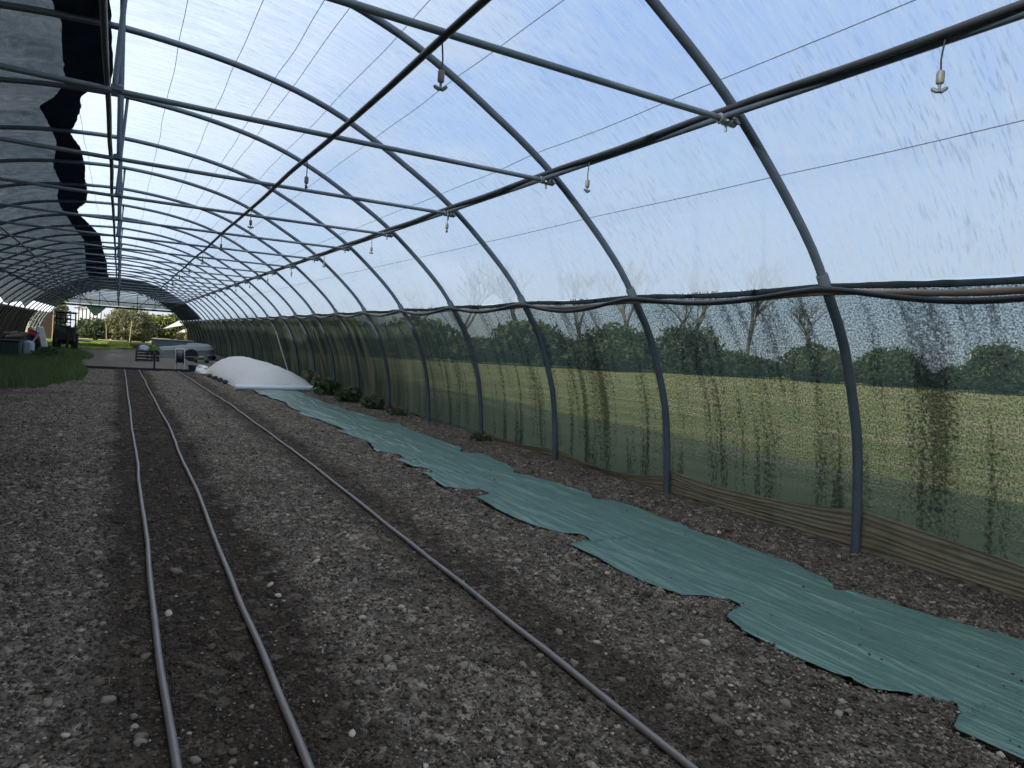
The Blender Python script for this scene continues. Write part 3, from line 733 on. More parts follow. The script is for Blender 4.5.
# ---- green mulch sheet
def sheet():
    vs = []; rows = []
    y = 1.0
    while y < 17.35: rows.append(y); y += max(.022, .006 * y)
    nc = 90
    for y in rows:
        l = itp(LL, y) + .014 * mnoise.noise(Vector((y * 11, 1, 0))) + .012 * mnoise.noise(Vector((y * 33, 1, 0))); r = itp(RR, y) + .016 * mnoise.noise(Vector((y * 9, 2, 0))) + .012 * mnoise.noise(Vector((y * 31, 4, 0)))
        for i in range(nc):
            t = i / (nc - 1); x = l + (r - l) * t; ed = min(x - 2.70, 4.03 - x)
            tab = max(0, 1 - (x - 2.7) / .28)
            z = .012 + .013 * mnoise.noise(Vector((x * 9 + y * .4, y * .7, 1))) + .028 * (.35 - abs(mnoise.noise(Vector((x * 6 + y * 1.3, y * .6, 11))))) + .014 * (.35 - abs(mnoise.noise(Vector((x * 13 - y * .8, y * 1.1, 21))))) + (.004 + .012 * tab) * mnoise.noise(Vector((x * 30 + y * .9, y * 1.3, 2))) + .014 * mnoise.noise(Vector((x * 2, y * 1.6, 6)))
            z += .012 * tab
            vs.append((x, y, max(z, -.012)))
    fs = [(j * nc + i, j * nc + i + 1, (j + 1) * nc + i + 1, (j + 1) * nc + i) for j in range(len(rows) - 1) for i in range(nc - 1)]
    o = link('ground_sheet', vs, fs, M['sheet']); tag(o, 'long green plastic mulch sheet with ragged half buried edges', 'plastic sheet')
    md = o.modifiers.new('solid', 'SOLIDIFY'); md.thickness = .004; md.offset = -1
sheet()

# ---- fleece row cover
def cover(u, v):
    y = 16.85 + 6.6 * v; t = -1 + 2 * u
    cx = 3.50 - .33 * v; w = 1.0 * (1 - .16 * v)
    h = (.47 + .12 * min(1, v * 2)) * min(1, (v / .10) ** .75 if v > 0 else 0) * (1 - max(0, (v - .80) / .20) ** 2 * .95) * (1 + .035 * math.cos(v * 5 * 2 * PI))
    prof = max(0, 1 - abs(t) ** 1.75) ** (.95 if t > 0 else .70)
    fold = .022 * mnoise.noise(Vector((t * 3, y * 6, 0))) + .016 * math.sin(y * 21 + 4 * t) * abs(t)
    z = h * prof + .020 * mnoise.noise(Vector((t * 4 + y * .8, y * 2.6, 4))) + .008 * mnoise.noise(Vector((t * 9, y * 9, 4))) + .045 * (.3 - abs(mnoise.noise(Vector((t * 1.2 + y * .5, y * 2.1, 14)))))
    return (cx + t * w + fold, y + .03 * mnoise.noise(Vector((t * 4, y, 7))), max(z, -.01)), (t, y)
g = grid(46, 120, cover); rc = empty('row_cover', (3.5, 18, 0))
c = link('fleece', [Vector(p) - Vector((3.5, 18, 0)) for p in g[0]], g[1], M['fleece'], rc, True, None, g[2])
for k, v in enumerate((.13, .33, .52, .70, .86)):
    m = MB(); cx = 3.50 - .33 * v - 3.5; w = .80 * (1 - .16 * v)
    m.tube([(cx + w * -math.cos(PI * i / 16), 16.85 + 6.6 * v - 18, .38 * max(0, math.sin(PI * i / 16)) ** .8 - .04) for i in range(17)], .008, 6); m.build('support_hoop', M['black_pe'], rc)
tag(rc, 'white fleece row cover arched over low hoops beside the net wall', 'row cover')
m = MB(); m.tube([(2.44, 16.62, .065), (3.2, 16.72, .06), (4.0, 16.83, .062), (4.72, 16.92, .065)], .062, 12); m.tube([(2.38, 16.61, .065), (2.45, 16.62, .065)], .066, 12)
tag(m.build('white_tube', M['white_tube']), 'long white tube lying in front of the fleece row cover', 'tube')
for k, (x, y, s, mt, lb) in enumerate(((2.42, 24.1, .12, 'white', 'round white bag lying on the soil, farther of the two'), (2.24, 22.3, .10, 'white', 'low white bag beside the fleece edge, closer to the tube'))):
    m = MB(); m.blob((x, y, .07), (s * 1.6, s * 1.2, s), k, .4); tag(m.build('bag', M[mt]), lb, 'bag')
for k, (x, y) in enumerate(((2.32, 21.0), (2.36, 20.1), (2.40, 19.3), (2.44, 18.6))):
    m = MB(); m.blob((x, y, .04), (.07, .16, .06), k + 3, .5, 2.5); tag(m.build('soil_clod', M['clod']), f'dark clod of soil weighing down the fleece edge, {ORD[k]} from the far end', 'clod', 'clods along the fleece edge')

# ---- weeds at the net foot
def leaf_cloud(n, cen, rad, size, seed, shell=.0, up=.3):
    r = np.random.default_rng(seed); d = r.normal(size=(n, 3)); d /= np.linalg.norm(d, axis=1)[:, None]
    k = (shell + (1 - shell) * r.random(n)) ** .45
    lump = np.array([1 + .35 * mnoise.noise(Vector(q) * 2.2 + Vector((seed, 0, 0))) for q in d])
    p = d * k[:, None] * lump[:, None] * np.array(rad) + np.array(cen)
    a = r.normal(size=(n, 3)); a[:, 2] += up; a /= np.linalg.norm(a, axis=1)[:, None]; b = np.cross(a, r.normal(size=(n, 3))); b /= np.linalg.norm(b, axis=1)[:, None]
    s = size * (.6 + .8 * r.random(n))[:, None]
    V = np.stack([p - a * s, p + b * s * .42, p + a * s, p - b * s * .42], 1).reshape(-1, 3)
    V[:, 2] = np.maximum(V[:, 2], .0)
    return V, [(4 * i, 4 * i + 1, 4 * i + 2, 4 * i + 3) for i in range(n)]
for k, (x, y, r, h, mt, lb) in enumerate(((4.42, 18.0, .30, .38, 'weed_dry', 'pale dry leafy weed behind the end of the white tube'), (4.32, 16.0, .32, .30, 'weed', 'broad green weed clump at the net foot next to the white tube end'),
        (4.34, 14.4, .28, .24, 'weed', 'green weed clump at the net foot, second beyond the sheet'), (4.42, 12.9, .22, .20, 'weed', 'small green weed clump at the net foot between two hoop legs'), (4.5, 11.7, .18, .12, 'weed', 'lowest green weed by the net foot near the fifth hoop'), (4.58, 8.6, .14, .07, 'weed', 'tiny weed patch at the foot of the fourth hoop leg'))):
    root = empty('weed', (x, y, 0)); V, F = leaf_cloud(420 if k < 3 else 200, (0, 0, h * .5), (r, r * 1.3, h * .75), .075 if k < 4 else .04, 40 + k)
    link('leaves', V.tolist(), F, M[mt], root, False)
    m = MB()
    for j in range(7):
        a = j * .9; m.tube([(.02 * math.cos(a), .02 * math.sin(a), -.02), (r * .5 * math.cos(a), r * .5 * math.sin(a), h * .6), (r * .8 * math.cos(a), r * .8 * math.sin(a), h * 1.1)], .005, 5)
    m.build('stem', M['weed_dry'], root); tag(root, lb, 'weed', 'weeds at the net foot')

# ---- braces leaning on the net wall
m = MB(); m.tube([(4.62, 21.3, 0.0), (4.12, 21.2, 1.40)], .020, 8); tag(m.build('leaning_pole', M['weight_white']), 'pale slanting pole leaning on the net wall above the row cover', 'pole')
m = MB(); m.tube([(4.55, 54.5, 0.0), (4.1, 52.8, 1.9)], .03, 8); tag(m.build('leaning_pole', M['zinc']), 'pale slanting pole near the far opening', 'pole')
m = MB(); m.tube([(4.66, 16.9, 0.0), (4.30, 17.6, 1.6)], .014, 8); tag(m.build('leaning_stick', M['dark']), 'thin dark stick leaning on the net wall behind the weeds', 'stick')

# ---- grass patch
def grass_blades(n, poly, hmin, hmax, seed):
    r = np.random.default_rng(seed); px = [p[0] for p in poly]; py = [p[1] for p in poly]; V = []; k = 0
    def inside(x, y):
        c = False; j = len(poly) - 1
        for i in range(len(poly)):
            if (py[i] > y) != (py[j] > y) and x < (px[j] - px[i]) * (y - py[i]) / (py[j] - py[i]) + px[i]: c = not c
            j = i
        return c
    while k < n:
        x = min(px) + (max(px) - min(px)) * r.random(); y = min(py) * (max(py) / min(py)) ** r.random()
        x2, y2 = x + .18 * mnoise.noise(Vector((x * 2, y * 2, 0))), y + .3 * mnoise.noise(Vector((x * 2, y * 2, 5)))
        if not inside(x2, y2): continue
        k += 1; a = r.random() * 6.28; h = (hmin + (hmax - hmin) * r.random()) * (.7 + .6 * abs(mnoise.noise(Vector((x, y, 2))))); w = .006 + .006 * r.random(); l = h * .5 * r.random(); b = a + 1.57
        V += [(x - w * math.cos(b), y - w * math.sin(b), -.01), (x + w * math.cos(b), y + w * math.sin(b), -.01), (x + l * math.cos(a), y + l * math.sin(a), h)]
    return V, [(3 * i, 3 * i + 1, 3 * i + 2) for i in range(n)]
V, F = grass_blades(42000, [(-4.6, 14.9), (-1.85, 15.1), (-1.4, 15.9), (-1.0, 17.0), (-.62, 19.0), (-.62, 21.6), (-1.0, 25), (-1.05, 28), (-.75, 30.5), (-1.0, 33), (-1.5, 37), (-4.6, 39)], .10, .30, 3)
tag(link('grass', V, F, M['grass'], None, False), 'patch of dark green grass on the shaded side of the soil', 'grass', None, 'stuff')

V, F = grass_blades(9000, [(-4.5, 43), (.5, 44.5), (.9, 50), (.8, 59), (-4.5, 59)], .06, .16, 5)
M['grass_lit'] = plain('lawn_blade', (.17, .25, .05), .6, .4, 3, 0, 0, .3, .3)  # brighter copy of the grass colour, sunlit look painted into the blades
tag(link('lawn_grass', V, F, M['grass_lit'], None, False), 'short bright green grass under the far end of the tunnel', 'grass', None, 'stuff')
# ------------------------------------------------------------------ things near the middle of the tunnel
m = MB(); m.box((.62, 23.45, .03), (3.0, .07, .085), None, .01); tag(m.build('edging_board', M['dark']), 'long dark edging board across the end of the hoses', 'board')
m = MB(); m.box((1.02, 23.42, .25), (.055, .055, .56), None, .008); tag(m.build('stake', M['dark']), 'dark square stake standing at the edging board', 'stake')
m = MB(); m.tube([(.60, 23.5, .43), (1.55, 23.5, .455), (2.40, 23.5, .47)], .009, 6); tag(m.build('thin_rod', M['zinc']), 'thin grey rod tied level between the stake and the reel', 'rod')
r = empty('hose_reel', (1.73, 23.62, 0))
m = MB(); m.tube([(-.125, 0, -.02), (-.125, 0, .70), (.125, 0, .70), (.125, 0, -.02)], .015, 8); m.build('frame', M['white'], r)
m = MB(); m.lathe([(.06, -.105), (.24, -.105), (.24, -.09), (.17, -.085), (.185, 0), (.17, .085), (.24, .09), (.24, .105), (.06, .105)], (0, .02, .44), 22, Matrix.Rotation(PI / 2, 3, 'Y')); m.build('drum', M['black_pe'], r)
m = MB(); m.tube([(-.15, .02, .44), (.15, .02, .44)], .012, 8); m.build('axle', M['zinc'], r)
m = MB(); m.tube([(-.125, -.0, .02), (-.125, .35, .02)], .013, 8); m.tube([(.125, 0, .02), (.125, .35, .02)], .013, 8); m.build('foot', M['dark'], r)
tag(r, 'black hose reel in a white upright frame behind the edging board', 'hose reel')
r = empty('bucket', (2.08, 23.5, 0))
m = MB(); m.lathe([(.085, 0), (.09, .005), (.12, .20), (.128, .205), (.128, .215), (.116, .213), (.088, .012)], (0, 0, -.005), 20); m.build('body', M['black_pe'], r)
m = MB(); m.tube([(.118 * math.cos(PI * i / 10), .05 * math.sin(PI * i / 10), .20 - .06 * math.sin(PI * i / 10)) for i in range(11)], .003, 5); m.build('handle', M['zinc'], r)
tag(r, 'small black bucket on the soil next to the hose reel', 'bucket')
# crate with plants and white bag
r = empty('crate', (1.03, 29.6, 0))
m = MB()
for x in (-.38, .38):
    for y in (-.22, .22): m.box((x, y, .2), (.04, .04, .42), None, .005)
for z in (.05, .16, .27, .38):
    for y in (-.22, .22): m.box((0, y, z), (.78, .02, .05))
    for x in (-.38, .38): m.box((x, 0, z), (.02, .44, .05))
m.build('slats', M['dark'], r)
m = MB(); m.box((0, 0, .04), (.74, .42, .03)); m.build('bottom', M['dark'], r)
tag(r, 'dark slatted crate standing behind the stake', 'crate')
m = MB(); m.blob((.90, 29.55, .47), (.17, .15, .13), 5, .5, 2.2); tag(m.build('crumpled_bag', M['sack']), 'crumpled pale bag on top of the dark crate', 'bag')
root = empty('potted_seedlings', (1.19, 29.6, .10)); V, F = leaf_cloud(260, (0, 0, .38), (.26, .18, .13), .05, 77); link('leaves', V.tolist(), F, M['lime'], root, False)
m = MB()
for q in (-.16, 0, .16): m.lathe([(.05, 0), (.07, .24), (.06, .24)], (q, 0, 0), 12)
m.build('pots', M['dark'], root); tag(root, 'lime green seedlings in pots inside the dark crate', 'potted plants')
# grey tarp heap
def heap(u, v):
    t = 2 * PI * u; x0, x1, y0, y1 = 1.50, 3.95, 33.6, 36.0
    f = 1 - v; sq = lambda q: math.copysign(abs(q) ** .45, q)
    bulge = 1 + .10 * mnoise.noise(Vector((math.cos(t) * 1.5, math.sin(t) * 1.5, v * 2)))
    x = (x0 + x1) / 2 + (x1 - x0) / 2 * sq(math.cos(t)) * min(1, .05 + 1.25 * f ** .5) * bulge; y = (y0 + y1) / 2 + (y1 - y0) / 2 * sq(math.sin(t)) * min(1, .05 + 1.25 * f ** .5)
    z = .62 * min(1, v * 1.7) * (.86 + .14 * math.cos(t)) + .05 * mnoise.noise(Vector((x * 1.6, y * 1.6, 0))) + (.14 * (x - x0) / (x1 - x0))* v
    return (x, y, z - .02), (x, y)
g = grid(60, 20, heap); tag(link('covered_heap', g[0], g[1], M['tarp'], None, True, None, g[2]), 'long heap covered with a grey tarpaulin behind the hose reel', 'covered heap')
r = empty('raised_bed', (2.38, 38.0, 0))
m = MB(); m.box((0, 0, .36), (1.8, 1.5, .72), None, .02); m.build('box', M['slate'], r); m = MB(); m.box((0, 0, .735), (1.86, 1.56, .04), None, .01); m.build('lid', M['slate'], r)
tag(r, 'slate blue box with flat lid behind the grey covered heap', 'box')
m = MB(); R = Matrix.Rotation(PI / 2, 3, 'X'); m.lathe([(.13, -.05), (.24, -.06), (.26, -.03), (.26, .03), (.24, .06), (.13, .05)], (2.72, 31.6, .25), 22, R); tag(m.build('tyre', M['tyre']), 'black tyre standing upright beside the hose reel', 'tyre')
r = empty('pallet', (3.2, 30.4, 0)); 
m = MB()
for q in range(6): m.box((-.40 + .16 * q, 0, .135), (.11, .8, .022))
m.build('deck', M['dark'], r); m = MB()
for q in (-.42, 0, .42): m.box((q, 0, .06), (.08, .8, .12))
m.build('bearers', M['dark'], r); tag(r, 'low dark pallet near the far end of the fleece cover', 'pallet')
m = MB(); m.blob((3.00, 30.3, .21), (.13, .10, .07), 8, .2); tag(m.build('lime_bag', M['lime']), 'lime green bag lying on the low pallet', 'bag')
m = MB(); m.blob((3.38, 30.4, .25), (.16, .2, .12), 9, .4, 2); tag(m.build('dark_bag', M['dark']), 'dark lumpy bag lying on the low pallet', 'bag')
m = MB(); m.blob((3.30, 27.2, .11), (.22, .24, .12), 11, .4); tag(m.build('sandbag', M['tarp']), 'grey sandbag lying beyond the fleece row cover', 'bag')

# ---- stuff on the shaded side
r = empty('storage_bin', (-3.05, 27.6, 0))
m = MB(); m.box((-.15, 0, .28), (.95, .7, .56), None, .03); 
for q in range(5): m.box((-.5 + .18 * q, -.36, .26), (.03, .03, .44))
m.build('body', M['bin'], r); m = MB(); m.box((-.15, 0, .585), (1.0, .75, .05), None, .015); m.build('lid', M['bin'], r)
tag(r, 'dark green ribbed storage bin standing in the grass', 'bin')
def sackf(u, v):
    t = 2 * PI * u; w = 1 + .12 * mnoise.noise(Vector((math.cos(t) * 2, math.sin(t) * 2, v * 3))) + .05 * math.sin(t * 5 + v * 2)
    k = (.15 + .85 * min(1, (1 - v) * 9)) * (1 - .1 * v); return (-2.62 + .17 * w * math.cos(t) * k + .03 * (1 - v), 28.6 + .14 * w * math.sin(t) * k, .60 * v), (u, v)
g = grid(30, 16, sackf); tag(link('sack', g[0], g[1], M['sack'], None, True, None, g[2]), 'pale blue grey full sack standing beside the green bin', 'sack')
m = MB(); R = Matrix.Rotation(-.22, 3, 'Y'); m.box((-2.36, 30.6, .58), (.20, .06, .98), R, .012); tag(m.build('leaning_board', M['white']), 'white board leaning against the pile beside the red cloth', 'board')
m = MB(); m.blob((-2.74, 31.0, .42), (.36, .35, .44), 14, .35, 2.0); tag(m.build('dark_sack', M['dark']), 'dark bulging sack under the red cloth', 'sack')
def redf(u, v):
    x = -2.98 + .40 * u; y = 30.75 + .5 * (v - .5); z = .97 - .34 * u ** 2 + .10 * math.sin(v * 5) * u - 1.1 * max(0, abs(v - .5) - .2) * .5 + .05 * mnoise.noise(Vector((u * 5, v * 5, 0)))
    return (x + .14, y, z), (u, v)
g = grid(18, 18, redf); ro = link('red_cloth', g[0], g[1], M['red'], None, True, None, g[2]); ro.modifiers.new('s', 'SOLIDIFY').thickness = .012
tag(ro, 'red cloth thrown over the dark sack in the pile', 'cloth')
for k, (x, y, z, rz, l) in enumerate(((-3.15, 29.8, .70, .3, .5), (-3.05, 30.1, .78, -.25, .55), (-3.3, 30.2, .80, .1, .4))):
    m = MB(); m.tube([(x - l / 2 * math.cos(rz), y - l / 2 * math.sin(rz), z - .03), (x + l / 2 * math.cos(rz), y + l / 2 * math.sin(rz), z + .03)], .045, 10)
    tag(m.build('log', M['log']), ('short pale log lying lowest on the pile behind the bin', 'longest pale log lying across the pile behind the bin', 'short pale log at the top of the pile behind the bin')[k], 'log', 'logs on the pile')
m = MB(); m.blob((-3.2, 30.1, .32), (.55, .42, .40), 19, .3, 2); tag(m.build('rubbish_bag', M['dark']), 'dark bag heaped behind the green bin carrying the logs', 'bag')
m = MB(); R = Matrix.Rotation(.5, 3, 'Y'); m.box((-2.55, 29.7, .60), (.05, .05, .62), R); tag(m.build('pale_stick', M['sack']), 'pale stick slanting between the sack and the white board', 'stick')
root = empty('weed_heap', (-2.0, 28.2, 0)); V, F = leaf_cloud(900, (0, 0, .16), (.48, .6, .26), .07, 91); link('leaves', V.tolist(), F, M['weed'], root, False)
m = MB(); m.blob((0, 0, .08), (.42, .5, .18), 3, .3); m.build('core', M['clod'], root); tag(root, 'heap of pulled dark green weeds in front of the machine', 'weed heap')

# dark compact tractor seen from behind
r = empty('compact_tractor', (-1.98, 36.2, 0))
def wheel(x, y, rad, w, nm='wheel'):
    m = MB(); R = Matrix.Rotation(PI / 2, 3, 'Y'); m.lathe([(rad * .5, -w * .4), (rad * .8, -w / 2), (rad * .97, -w * .42), (rad, -w * .2), (rad, w * .2), (rad * .97, w * .42), (rad * .8, w / 2), (rad * .5, w * .4)], (x, y, rad), 24, R)
    for q in range(18):
        a = q * PI / 9; m.box((x, y + rad * math.cos(a), rad + rad * math.sin(a)), (w * .9, .05, .04), Matrix.Rotation(a, 3, 'X'))
    t = m.build(nm, M['tyre'], r); h = MB(); h.lathe([(rad * .15, -w * .3), (rad * .5, -w * .2), (rad * .5, w * .2), (rad * .15, w * .3)], (x, y, rad), 16, R); h.build('hub', M['zinc'], t)
wheel(-.34, 0, .40, .26); wheel(.34, 0, .40, .26); wheel(-.32, 1.25, .26, .16); wheel(.32, 1.25, .26, .16)
m = MB(); m.box((0, .95, .62), (.42, 1.0, .42), None, .06); m.build('bonnet', M['dark'], r)
m = MB(); m.box((0, .1, .48), (.5, .7, .3), None, .03); m.build('chassis', M['dark'], r)
m = MB(); m.box((0, .05, .72), (.42, .4, .10), None, .03); m.box((0, -.14, .92), (.42, .08, .36), None, .03); m.build('seat', M['dark'], r)
m = MB()
for sx in (-.36, .36): m.tube([(sx, -.12, .45), (sx, -.12, 1.70)], .03, 8)
m.tube([(-.36, -.12, 1.70), (.36, -.12, 1.70)], .03, 8); m.tube([(-.36, -.12, 1.42), (.36, -.12, 1.42)], .025, 8); m.tube([(0, -.12, 1.42), (0, -.12, 1.70)], .02, 8); m.build('roll_bar', M['dark'], r)
m = MB(); m.box((0, .05, 1.73), (.86, .5, .05), None, .02); m.build('canopy', M['dark'], r)
for sx in (-.34, .34):
    m = MB(); m.tube([(sx, .44 * math.cos(a / 10 * PI), .42 + .44 * math.sin(a / 10 * PI)) for a in range(11)], .05, 6); m.build('fender', M['dark'], r)
m = MB(); m.tube([(.12, .62, .9), (.0, .42, 1.02)], .02, 8); m.tube([(.16 * math.cos(q * PI / 8), .40 + .05 * math.sin(q * PI / 8), 1.03 + .15 * math.sin(q * PI / 8)) for q in range(17)], .014, 6); m.build('steering_wheel', M['dark'], r)
m = MB(); m.box((.10, -.48, .62), (.10, .04, 1.0), Matrix.Rotation(.05, 3, 'Y'), .01); o = m.build('backboard', M['brown'], r); o['label'] = 'brown plank strapped upright at the back'
m = MB(); m.box((-.02, -.32, .78), (.80, .26, .62), None, .03); m.build('cargo_box', M['dark'], r)
m = MB()
for q in range(4): m.box((-.1, -.16, 1.12 + .16 * q), (.6, .03, .04))
for q in range(4): m.box((-.37 + .18 * q, -.16, 1.38), (.035, .03, .64))
m.build('guard_grille', M['dark'], r)
m = MB(); m.tube([(.4, -.1, .52), (.95, -.1, .50)], .03, 8); m.build('side_arm', M['tarp'], r)
tag(r, 'small dark tractor with roll bar parked in the grass by the far opening', 'tractor')

# ------------------------------------------------------------------ outside
def bush(name, cen, rad, n, size, seed, mats, label, cat, group=None, stems=5):
    root = empty(name, (cen[0], cen[1], 0)); n1 = int(n * mats[1])
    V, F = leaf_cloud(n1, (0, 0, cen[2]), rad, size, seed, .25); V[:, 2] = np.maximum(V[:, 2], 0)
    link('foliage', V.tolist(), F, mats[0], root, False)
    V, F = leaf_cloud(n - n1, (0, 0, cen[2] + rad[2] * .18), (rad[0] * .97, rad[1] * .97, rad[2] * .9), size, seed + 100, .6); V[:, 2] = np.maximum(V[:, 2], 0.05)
    if n - n1 > 0: link('outer_leaves', V.tolist(), F, mats[2], root, False)
    m = MB(); rr = random.Random(seed)
    for j in range(stems):
        a = rr.random() * 6.28; q = .5 * rr.random() + .2
        m.tube([(.1 * math.cos(a), .1 * math.sin(a), -.1), (rad[0] * q * .5 * math.cos(a), rad[1] * q * .5 * math.sin(a), cen[2]), (rad[0] * q * math.cos(a), rad[1] * q * math.sin(a), cen[2] + rad[2] * .6)], [.06, .04, .015], 6)
    m.build('stems', M['bark'], root); tag(root, label, cat, group); return root
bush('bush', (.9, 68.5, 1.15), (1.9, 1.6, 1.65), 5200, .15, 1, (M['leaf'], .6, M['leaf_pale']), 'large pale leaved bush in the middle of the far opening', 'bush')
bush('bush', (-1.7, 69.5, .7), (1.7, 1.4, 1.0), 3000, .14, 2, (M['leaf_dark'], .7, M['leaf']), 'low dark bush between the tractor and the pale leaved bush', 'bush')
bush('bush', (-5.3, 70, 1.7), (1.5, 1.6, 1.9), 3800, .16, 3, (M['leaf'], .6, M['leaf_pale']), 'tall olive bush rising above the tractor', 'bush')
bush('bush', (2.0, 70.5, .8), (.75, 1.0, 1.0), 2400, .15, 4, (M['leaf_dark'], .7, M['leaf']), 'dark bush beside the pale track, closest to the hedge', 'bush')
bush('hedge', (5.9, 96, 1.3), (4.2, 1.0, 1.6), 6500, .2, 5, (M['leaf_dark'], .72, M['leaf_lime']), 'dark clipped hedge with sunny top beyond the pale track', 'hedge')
m = MB(); m.tube([(.86, 66.2, -.1), (1.0, 66.2, 1.75)], .045, 8); tag(m.build('stake', M['wood']), 'taller pale wooden stake leaning in front of the pale leaved bush', 'stake')
m = MB(); m.tube([(-.82, 66.6, -.1), (-.86, 66.6, 1.3)], .035, 8); tag(m.build('stake', M['wood']), 'shorter pale stake in front of the low dark bush outside', 'stake')
r = empty('white_shed', (-3.0, 92, 0))
for q in range(7):
    m = MB(); m.box((-1.1 + .36 * q, 0, 1.6), (.24, .12, 3.2), None, .01); m.build('cladding_board', M['white_shed'], r)
m = MB(); m.box((0, 1.2, 1.5), (2.5, 2.2, 3.0)); m.build('wall', M['tarp'], r)
m = MB(); R = Matrix.Rotation(.3, 3, 'Y'); R2 = Matrix.Rotation(-.3, 3, 'Y'); m.box((-.68, 1.1, 3.2), (1.5, 2.7, .08), R2); m.box((.68, 1.1, 3.2), (1.5, 2.7, .08), R); m.build('roof', M['tarp'], r)
tag(r, 'white boarded shed glimpsed above the bushes', 'shed')
def canopy(name, tip, top, low, pole, label):
    r = empty(name, (pole[0], pole[1], 0)); P = Vector((pole[0], pole[1], 0))
    a, b, c = Vector(tip) - P, Vector(top) - P, Vector(low) - P; n = (b - a).cross(c - a).normalized() * .02; d = (b + c) / 2 + Vector((0, 2.0, .1))
    vs = [a + n, b + n, c + n, d + n, a - n, b - n, c - n, d - n]
    link('fabric', vs, [(0, 2, 1), (1, 2, 3), (0, 1, 3), (4, 5, 6), (5, 7, 6), (4, 7, 5), (0, 4, 6, 2), (2, 6, 7, 3)], M['white_shed'], r, False)
    m = MB(); m.tube([(0, .3, -.1), (0, .3, 1.75)], .05, 8); m.build('pole', M['wood'], r); tag(r, label, 'canopy', 'white canopies outside'); return r
canopy('sun_canopy', (3.62, 72, 1.24), (5.45, 72, 2.42), (5.45, 72, 1.72), (4.98, 72.3), 'larger white pointed canopy on a post outside the opening')
canopy('sun_canopy', (5.0, 76, .86), (6.2, 76, 1.62), (6.2, 76, 1.1), (6.05, 76.3), 'smaller lower white pointed canopy beside the tunnel edge')
for k, (x, y) in enumerate(((5.6, 66), (6.4, 64), (5.1, 69))):
    bush('shrub', (x, y, .45), (.55, .5, .55), 700, .10, 20 + k, (M['leaf_pale'], .6, M['leaf_lime']), ('sunny shrub just outside the opening beside the net wall', 'sunny shrub outside, tucked behind the net wall end', 'sunny shrub growing under the white canopies')[k], 'shrub', 'shrubs by the opening', 4)

# hedge and bushes across the field, seen through the net
HB = [(11, 66, 2.6, 5), (18, 65, 3.0, 5), (25, 62, 3.6, 4.5), (31, 60, 2.2, 4), (36, 59.5, 4.2, 4.2), (43, 56, 2.4, 4.5), (50, 62, 4.6, 5.5), (57, 58, 5.0, 5), (64, 58, 2.6, 5.5), (72, 52, 3.0, 5), (80, 48, 4.2, 5), (88, 40, 5.2, 5), (95, 34, 4.2, 5), (102, 26, 5.0, 6), (108, 17, 4.4, 6), (76, 55, 4.0, 5), (84, 50, 3.6, 5), (92, 41, 3.4, 5), (98, 34, 3.8, 5), (40, 61, 3.0, 4), (47, 60, 3.0, 4), (22, 66, 2.6, 4)]
WHERE = ('beside the tunnel end', 'second from the tunnel end', 'third from the tunnel end', 'fourth from the tunnel end, low', 'fifth from the tunnel end, tall', 'sixth from the tunnel end, low', 'seventh from the tunnel end, tall', 'eighth from the tunnel end, tall', 'ninth from the tunnel end, low', 'tenth from the tunnel end', 'eleventh from the tunnel end', 'twelfth from the tunnel end, tall', 'thirteenth from the tunnel end', 'fourteenth from the tunnel end', 'fifteenth from the tunnel end', 'behind the tenth one', 'behind the eleventh one', 'behind the twelfth one', 'behind the thirteenth one', 'behind the fifth one', 'behind the sixth one', 'behind the second one')
for k, (x, y, h, w) in enumerate(HB):
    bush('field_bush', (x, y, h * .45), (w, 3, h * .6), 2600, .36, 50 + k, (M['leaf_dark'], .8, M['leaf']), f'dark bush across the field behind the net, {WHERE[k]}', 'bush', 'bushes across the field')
hr = empty('field_hedge', (90, 36, 0)); HV = []; HF = []; pts = [(48, 66), (62, 63), (75, 57), (86, 49), (96, 38), (104, 28), (112, 14), (118, 0)]
for k in range(len(pts) - 1):
    for q in range(3):
        t = q / 3; x = pts[k][0] + (pts[k + 1][0] - pts[k][0]) * t; y = pts[k][1] + (pts[k + 1][1] - pts[k][1]) * t
        V, F = leaf_cloud(1100, (x - 90, y - 36, 1.0), (3.6, 2.6, 1.5 + .5 * math.sin(k * 2 + q)), .38, 400 + k * 3 + q, .2); HF += [tuple(i + len(HV) for i in f) for f in F]; HV += V.tolist()
link('foliage', HV, HF, M['leaf_dark'], hr, False)
tag(hr, 'long low dark hedge running along the far side of the field', 'hedge')
def bare_tree(x, y, h, seed, label):
    rr = random.Random(seed); m = MB(); tw = MB()
    def grow(p, d, l, r, lev):
        mid = p + d * l * .5 + Vector((rr.uniform(-1, 1), rr.uniform(-1, 1), 0)) * l * .05; q = p + d * l
        (m if lev < 2 else tw).tube([p, mid, q], [r, r * .85, r * .65], 5 if lev < 3 else 4, False)
        if lev >= 5: return
        for k in range(3 if lev < 4 else 2):
            a = rr.random() * 6.28; t = rr.uniform(.35, .75)
            nd = (d + Vector((math.cos(a), math.sin(a), .25)) * t).normalized(); grow(p + d * l * rr.uniform(.7, 1.0), nd, l * rr.uniform(.62, .8), r * .58, lev + 1)
    r0 = empty('bare_tree', (x, y, 0)); grow(Vector((0, 0, -.1)), Vector((0, 0, 1)), h * .28, h * .018, 0)
    m.build('trunk', M['bark'], r0); tw.build('twigs', M['bark'], r0); tag(r0, label, 'tree', 'bare trees beyond the field')
TR = [(33, 68, 14, 'first'), (40, 68, 17, 'second'), (47, 66, 18, 'third'), (54, 66, 19, 'fourth'), (61, 62, 18, 'fifth'), (68, 59, 18, 'sixth'), (76, 56, 15, 'seventh'), (27, 68, 9, 'lowest, standing nearest to the tunnel end among the')]
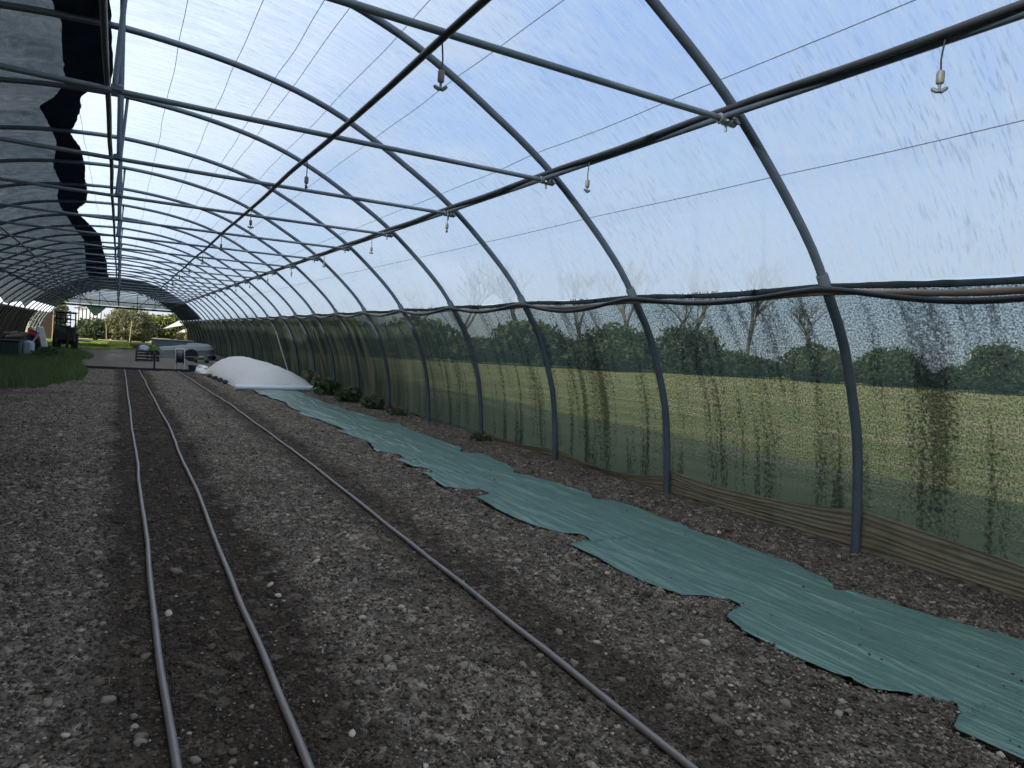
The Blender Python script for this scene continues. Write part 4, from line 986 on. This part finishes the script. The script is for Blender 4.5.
for k, (x, y, h, w) in enumerate(TR):
    bare_tree(x, y, h, 300 + k, f'bare leafless tree beyond the field, {w} counted from the tunnel end' if k < 7 else 'lowest bare leafless tree beyond the field, beside the tunnel end')

# ------------------------------------------------------------------ light
SUN_EL, SUN_AZ = math.radians(25.0), math.radians(180 + 18)   # from -X, a little from behind
sd = Vector((math.cos(SUN_EL) * math.cos(SUN_AZ), math.cos(SUN_EL) * math.sin(SUN_AZ), math.sin(SUN_EL)))
sl = bpy.data.lights.new('sun', 'SUN'); sl.energy = 9.0; sl.angle = math.radians(.9); sl.color = (1, .93, .80)
so = bpy.data.objects.new('sun', sl); COL.objects.link(so); so.rotation_euler = sd.to_track_quat('Z', 'Y').to_euler(); so.location = sd * 60

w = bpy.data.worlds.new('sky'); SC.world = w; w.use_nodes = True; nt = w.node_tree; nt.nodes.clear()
tc = nt.nodes.new('ShaderNodeTexCoord'); sep = nt.nodes.new('ShaderNodeSeparateXYZ'); nt.links.new(tc.outputs['Generated'], sep.inputs[0])
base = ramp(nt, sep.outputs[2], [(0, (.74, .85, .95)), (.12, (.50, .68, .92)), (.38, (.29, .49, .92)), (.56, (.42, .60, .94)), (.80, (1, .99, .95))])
cl = noise_t(nt, coords(nt, 'Generated', (1.6, 1.6, 4)), 1.6, 6, .6, .3)
side = nt.nodes.new('ShaderNodeMapRange'); side.inputs[1].default_value = .75; side.inputs[2].default_value = -.15; side.inputs[3].default_value = -.16; side.inputs[4].default_value = .20; nt.links.new(sep.outputs[0], side.inputs[0])
cf = ramp(nt, math_n(nt, 'ADD', cl, side.outputs[0]), [(.42, 0), (.80, 1)])
c = mixc(nt, cf, base, (.80, .86, .93))
hi = nt.nodes.new('ShaderNodeMapRange'); hi.inputs[1].default_value = .50; hi.inputs[2].default_value = .85; hi.inputs[3].default_value = 1.0; hi.inputs[4].default_value = 1.75; nt.links.new(sep.outputs[2], hi.inputs[0])  # unseen overhead sky boosted, added to lift the light inside the tunnel
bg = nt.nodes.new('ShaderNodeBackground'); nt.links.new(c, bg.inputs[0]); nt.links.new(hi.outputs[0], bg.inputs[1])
ow = nt.nodes.new('ShaderNodeOutputWorld'); nt.links.new(bg.outputs[0], ow.inputs[0])

# ------------------------------------------------------------------ camera
yaw, pitch, roll = .5261, -.0492, .0641
fw = Vector((math.sin(yaw) * math.cos(pitch), math.cos(yaw) * math.cos(pitch), math.sin(pitch)))
r0 = Vector((math.cos(yaw), -math.sin(yaw), 0)); u0 = r0.cross(fw)
rt = r0 * math.cos(roll) + u0 * math.sin(roll); up = u0 * math.cos(roll) - r0 * math.sin(roll)
cd = bpy.data.cameras.new('camera'); cd.sensor_width = 36; cd.lens = 681.2 / 1024 * 36; cd.clip_start = .05; cd.clip_end = 600
co = bpy.data.objects.new('camera', cd); COL.objects.link(co)
mw = Matrix((rt, up, -fw)).transposed().to_4x4(); mw.translation = Vector((.0488, 0, 1.3103)); co.matrix_world = mw
SC.camera = co

vs_ = SC.view_settings; vs_.view_transform = 'Standard'; vs_.look = 'None'; vs_.gamma = 1; vs_.exposure = 0.0; vs_.use_curve_mapping = False
SC.cycles.transparent_max_bounces = 32; SC.cycles.max_bounces = 8; SC.cycles.transmission_bounces = 8; SC.cycles.diffuse_bounces = 4
SC.cycles.use_denoising = True
